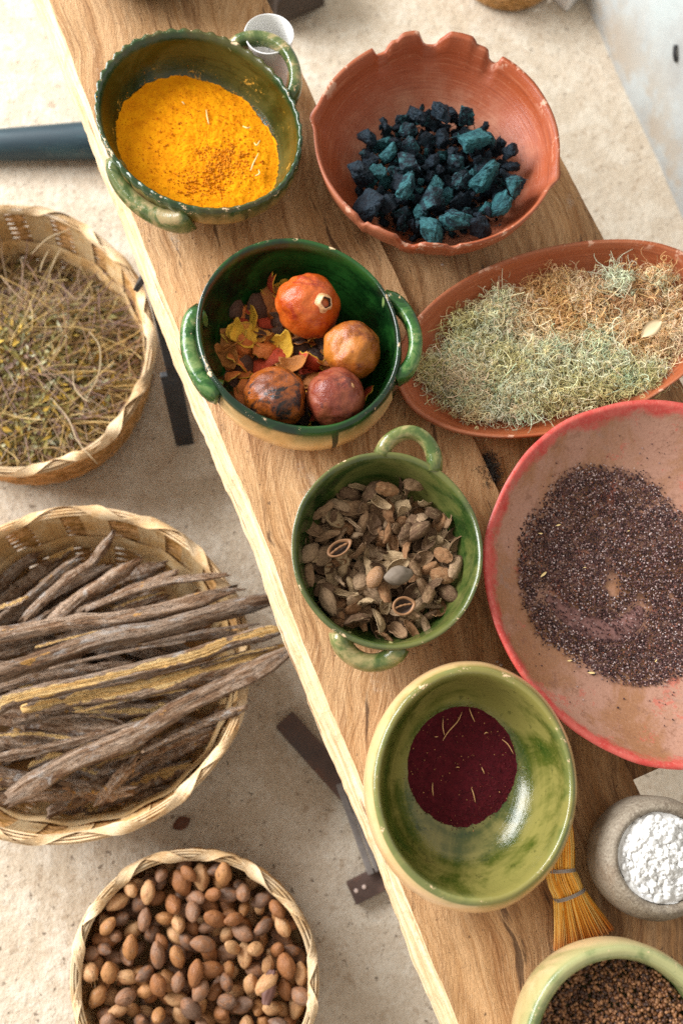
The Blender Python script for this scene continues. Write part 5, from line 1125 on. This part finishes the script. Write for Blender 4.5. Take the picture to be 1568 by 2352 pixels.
for k, (p, q) in enumerate(fl):
    z = (.055 + .05 * random.random()) if k < 18 else .022 + .045 * random.random(); stick([p, ((p[0] + q[0]) / 2 + 12, (p[1] + q[1]) / 2 - 15), q], [z, z + .012, z + .02], random.uniform(28, 46), k % 7 == 4, 30 + k, FL[k] if k < 18 else 'dark stick lying on the bottom of the stick basket, buried under the others', 26, 14)

# --- herbs
def herbs():
    c = bk1.location; parts = []
    def inside(x, y, k=.90):
        ph = math.radians(-58); X, Y = x * math.cos(ph) + y * math.sin(ph), -x * math.sin(ph) + y * math.cos(ph); return (X / .236) ** 2 + (Y / .214) ** 2 < k * k
    def top(x, y): return .080 + .050 * max(0, 1 - ((x + .02) ** 2 + (y + .05) ** 2) / .045) - .26 * max(0, y - .02) - .12 * max(0, x - .08) + .014 * fbm((x * 11, y * 11, 0), 1, 3, 4)
    N = 2300; K = 11; P_ = np.zeros((N, K, 3)); rad = RNG.uniform(.0004, .0010, N); pal = np.array([(.36, .22, .075), (.46, .30, .11), (.26, .17, .055), (.28, .165, .11), (.40, .28, .18), (.18, .095, .035), (.54, .39, .17), (.26, .165, .14)])
    for i in range(N):
        while True:
            x, y = random.uniform(-.23, .23), random.uniform(-.23, .23)
            if inside(x, y): break
        L = random.uniform(.05, .17); an = random.gauss(.25, .55) if y > .03 else random.uniform(0, PI); an += PI * (random.random() < .5); cv = random.gauss(0, 5); sl = random.gauss(0, .12); z = top(x, y) + random.uniform(-.018, .006)
        for k in range(K):
            if not inside(x, y, .955): z += .0
            P_[i, k] = (x, y, z); st = L / K; nx_, ny_ = x + st * math.cos(an), y + st * math.sin(an)
            if inside(nx_, ny_, .95): x, y = nx_, ny_
            else: an += .9; x, y = x + st * .4 * math.cos(an), y + st * .4 * math.sin(an)
            an += cv * st + random.gauss(0, .10); z = max(z + sl * st + random.gauss(0, .0008), top(x, y) - .015)
            if not inside(x, y, .955): x, y = x * .98, y * .98
    parts.append(strands(P_, rad, pal[RNG.integers(0, 8, N)] * RNG.uniform(.75, 1.2, (N, 1)), 4))
    # little leaves and florets
    M = 6500; lv = []; lf = []; lc = []; lp = np.array([(.27, .24, .085), (.40, .38, .21), (.22, .18, .05), (.52, .34, .06), (.42, .26, .035), (.48, .46, .30), (.17, .11, .04), (.24, .15, .11)]); wt = [.2, .15, .18, .12, .1, .08, .12, .05]
    kk = RNG.choice(8, M, p=wt)
    for i in range(M):
        while True:
            x, y = random.uniform(-.23, .23), random.uniform(-.23, .23)
            if inside(x, y, .89) and (y < .10 or random.random() < .45): break
        z = top(x, y) + random.uniform(-.016, .007); L = random.uniform(.004, .014); W = L * random.uniform(.18, .40); d = Vector((random.gauss(0, 1), random.gauss(0, 1), random.gauss(0, .45))).normalized(); s = d.cross(Vector((random.gauss(0, .6), random.gauss(0, .6), 1))).normalized(); up = s.cross(d); p = Vector((x, y, z)); o_ = len(lv)
        lv += [p - d * L, p + s * W + up * L * .12, p + d * L + up * L * random.uniform(-.3, .3), p - s * W + up * L * .12, p - up * L * .10]
        lf += [(o_, o_ + 4, o_ + 1, o_ + 1), (o_ + 1, o_ + 4, o_ + 2, o_ + 2), (o_ + 2, o_ + 4, o_ + 3, o_ + 3), (o_ + 3, o_ + 4, o_, o_)]; lc += [lp[kk[i]] * random.uniform(.7, 1.25)] * 5
    V, F, Cc = join(parts)
    me = np_mesh('h', V, F, Cc); F2 = np.array([f[:3] for f in lf]); me2 = np_mesh('h2', np.array([v[:] for v in lv]), F2, np.array(lc))
    # matted mass below
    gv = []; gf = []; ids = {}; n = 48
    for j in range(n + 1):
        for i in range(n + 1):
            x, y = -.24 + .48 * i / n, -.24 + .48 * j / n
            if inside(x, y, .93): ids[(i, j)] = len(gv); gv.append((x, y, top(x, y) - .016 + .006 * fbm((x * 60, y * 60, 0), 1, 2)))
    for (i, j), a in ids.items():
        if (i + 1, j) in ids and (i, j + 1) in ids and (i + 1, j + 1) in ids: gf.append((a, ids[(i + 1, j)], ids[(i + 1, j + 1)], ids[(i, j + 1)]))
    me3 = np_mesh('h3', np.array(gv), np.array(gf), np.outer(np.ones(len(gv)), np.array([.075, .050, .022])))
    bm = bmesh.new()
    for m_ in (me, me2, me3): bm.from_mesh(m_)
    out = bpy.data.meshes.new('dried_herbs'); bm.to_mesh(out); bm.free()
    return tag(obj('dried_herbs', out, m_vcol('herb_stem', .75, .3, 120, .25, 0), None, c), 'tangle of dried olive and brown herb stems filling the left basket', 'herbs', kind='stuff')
herbs()
HERB = m_plain('long_stem', (.40, .30, .17), .6)
for pts, z in (([(600, 950), (670, 1050), (665, 1230), (590, 1370)], .155), ([(490, 1200), (500, 1320), (560, 1395), (612, 1420)], .15), ([(340, 1390), (460, 1530), (520, 1680), (655, 1835)], .168), ([(210, 430), (330, 320), (480, 262)], .17), ([(410, 390), (370, 470), (330, 560)], .165), ([(330, 400), (290, 480), (268, 550)], .165)):
    s = sliver('herb_stem', [at(a * .3428, 436.7 + b * .3428, z + .004 * i) for i, (a, b) in enumerate(pts)], .0011, HERB, 'long pale bent stem lying on the dried herbs in the left basket', 'stem', 'long stems on the herb basket')

# ------------------------------------------------------------------ other things on the floor
pole = empty('painted_pole', at(110, 330, .03), 'dark teal painted tapered pole lying on the floor at the left', 'pole'); A = at(-260, 346, .024); Bq = at(262, 320, .036)
V, F, UV = sweep([A.lerp(Bq, k / 30) - pole.location for k in range(31)], [.021 + .014 * k / 30 for k in range(31)], [.021 + .014 * k / 30 for k in range(31)], 28)
t = NT('teal_paint', .5, .5); n_ = t.noise(t.map(t.obj(), (4, 30, 30)), 1.5, 5, .7); c_ = t.mix(t.mr(n_, .35, .7), (.008, .028, .042), (.022, .065, .08)); c_ = t.mix(t.mr(t.noise(t.obj(), 22, 5, .7), .60, .72, 0, .5), c_, (.12, .13, .12)); t.base(c_); t.bump(n_, .3, .002)
obj('shaft', mesh('shaft', V, F, True, UV), t.m, pole)
BRL = m_plain('brown_leaf', (.14, .055, .028), .7)
leaf('dry_leaf', at(398, 1902, .004), at(438, 1880, .010), .010, BRL, 'curled dark brown leaf on the floor between the stick and nut baskets', 'leaf', .5)
leaf('yellow_petal', at(238, 375, .004), at(247, 402, .008), .012, m_plain('petal', (.74, .40, .04), .6), 'small orange-yellow petal on the floor beside the turmeric bowl handle', 'petal', .4)
# far small basket, tray, dark block, hook
sb, _ = basket('straw_basket', at(1160, -62, 0), .112, .112, 0, .10, 'small golden straw basket cut off by the top edge', 16, .86, 12, .012, 12, .05, seed=9, rimw=.009, hoop=False)
tc = at(1300, 24, 0); tr = empty('paper_tray', tc, 'white-edged dark red tray corner at the top edge by the wall', 'tray')
tx = Vector((-.62, .78, 0)); ty = Vector((.62, .78, 0))
WP = m_plain('white_board', (.74, .73, .72), .6, .08); DR = m_plain('dark_red_fill', (.085, .022, .024), .6)
def quadbar(name, p, q, h, th, mat):
    d = (q - p); o = obj(name, box_mesh(name, d.length, th, h, .001), mat, tr); o.location = (p + q) / 2 + Vector((0, 0, h / 2)); o.rotation_euler = (0, 0, math.atan2(d.y, d.x)); return o
pA, pB, pC, pD = Vector((0, 0, 0)), tx * .14, tx * .14 + ty * .14, ty * .14
for p, q in ((pA, pB), (pB, pC), (pC, pD), (pD, pA)): quadbar('side', p, q, .03, .006, WP)
me = mesh('tray_floor', [pA + Vector((0, 0, .012)), pD + Vector((0, 0, .012)), pC + Vector((0, 0, .012)), pB + Vector((0, 0, .012))], [(0, 1, 2, 3)], False); obj('tray_floor', me, DR, tr)
dk = empty('dark_stone', at(650, -10, 0), 'dark brown stone on the floor beyond the plank at the top edge', 'stone')
bm = bmesh.new(); bmesh.ops.create_cube(bm, size=1, matrix=Matrix.Diagonal((.15, .15, .12, 1))); bmesh.ops.bevel(bm, geom=list(bm.edges), offset=.022, segments=3, affect='EDGES'); bmesh.ops.triangulate(bm, faces=bm.faces); bmesh.ops.subdivide_edges(bm, edges=bm.edges, cuts=2, use_grid_fill=True)
for v in bm.verts: v.co *= 1 + .05 * fbm(v.co * 12, 1, 3, 3); v.co.z += .058
me = bpy.data.meshes.new('stone_block'); bm.to_mesh(me); bm.free(); me.polygons.foreach_set('use_smooth', [True] * len(me.polygons)); o = obj('stone_block', me, m_plain('dark_stone', (.060, .042, .032), .85, .4, 30), dk); o.rotation_euler = (0, 0, .5)
hk0 = at(1556, 140, 0)
n_w = wn; t_ = ((w0 - Vector((0, 0, CAM_H)) * 0).dot(n_w)); dirv = (at(1556, 138, 0) - Vector((0, 0, CAM_H))); tt = (w0.dot(n_w)) / dirv.dot(n_w); hp = Vector((0, 0, CAM_H)) + dirv * tt
hook = sweep_mesh('wall_hook', smooth_path([Vector((0, 0, 0)) - wn * .004, Vector((0, 0, .006)) - wn * .008, Vector((0, 0, .014)) - wn * .010 + wd * .006, Vector((0, 0, .022)) - wn * .008 + wd * .016], 12), .0036, .0036, 8)
tag(obj('wall_hook', hook, BLACKIRON, None, hp), 'small dark hook on the whitewashed wall at the upper right edge', 'hook')

# ------------------------------------------------------------------ labels that single out each piece of the heaps
bpy.context.view_layer.update(); dg = bpy.context.evaluated_depsgraph_get(); eye = Vector(cam.location)
CLOCK = ['twelve', 'one', 'two', 'three', 'four', 'five', 'six', 'seven', 'eight', 'nine', 'ten', 'eleven']
def seen(o, r):
    vs = o.data.vertices; n = len(vs); m = 0
    for i in range(0, n, max(1, n // 26)):
        p = o.matrix_world @ vs[i].co; hit, loc, nn, ii, ob, mm = S.ray_cast(dg, eye, (p - eye).normalized())
        if hit and (loc - p).length < .0012: m += 1
    return m
for out, (place, tones, noun, big_r, span), origin in PILES:
    keys = {}
    vis = [(o, k, r) for o, k, r in out if seen(o, r) > 0]; hid = [o for o, k, r in out if o not in [v[0] for v in vis]]
    cxm = sum(o.location.x for o, _, _ in vis) / max(1, len(vis)); cym = sum(o.location.y for o, _, _ in vis) / max(1, len(vis))
    for o, k, r in vis:
        dx, dy = o.location.x - cxm, o.location.y - cym; d = math.hypot(dx, dy); ck = CLOCK[int(round((PI / 2 - math.atan2(dy, dx)) / (PI / 6))) % 12]
        ring = 'near the middle' if d < span * .35 else 'halfway out' if d < span * .68 else 'at the edge'
        keys.setdefault((tones[k], 'large' if r > big_r else 'small', ring, ck), []).append((math.atan2(dy, dx), o))
    for (tn, sz_, ring, ck), L in keys.items():
        L.sort(key=lambda q: -q[0])
        for i, (_, o) in enumerate(L):
            o['label'] = f'{sz_} {tn} {noun} {ring} of the {place}, toward {ck} o\'clock' + ('' if len(L) == 1 else ', ' + ('first', 'second', 'third', 'fourth', 'fifth', 'sixth', 'seventh', 'eighth', 'ninth')[min(i, 8)] + ' clockwise')
    for o in hid: o['label'] = f'{noun} buried out of sight beneath the others in the {place}'

def spread_out(prefix, where, base):
    L = [o for o in C.objects if o.parent is None and o.get('label', '').startswith(prefix)]
    cx_, cy_ = sum(o.location.x for o in L) / len(L), sum(o.location.y for o in L) / len(L); ks = {}
    for o in L: ks.setdefault(CLOCK[int(round((PI / 2 - math.atan2(o.location.y - cy_, o.location.x - cx_)) / (PI / 6))) % 12], []).append(o)
    for ck, M in ks.items():
        M.sort(key=lambda o: math.hypot(o.location.x - cx_, o.location.y - cy_))
        for i, o in enumerate(M): o['label'] = f"{base} {where}, toward {ck} o'clock" + ('' if len(M) == 1 else (', innermost', ', second from the middle', ', third from the middle', ', fourth from the middle', ', fifth from the middle', ', sixth from the middle', ', seventh from the middle', ', eighth from the middle', ', ninth from the middle')[min(i, 8)])
spread_out('thin tan root fibre', 'on the maroon powder', 'thin tan root fibre')
spread_out('pale straw sliver', 'on the yellow turmeric', 'pale straw sliver')
spread_out('tiny pale straw chip', 'on the cochineal grains', 'tiny pale straw chip')
spread_out('dark stick lying on the bottom', 'in the stick basket', 'buried stick')
spread_out('long pale bent stem', 'on the dried herbs', 'long pale bent stem')
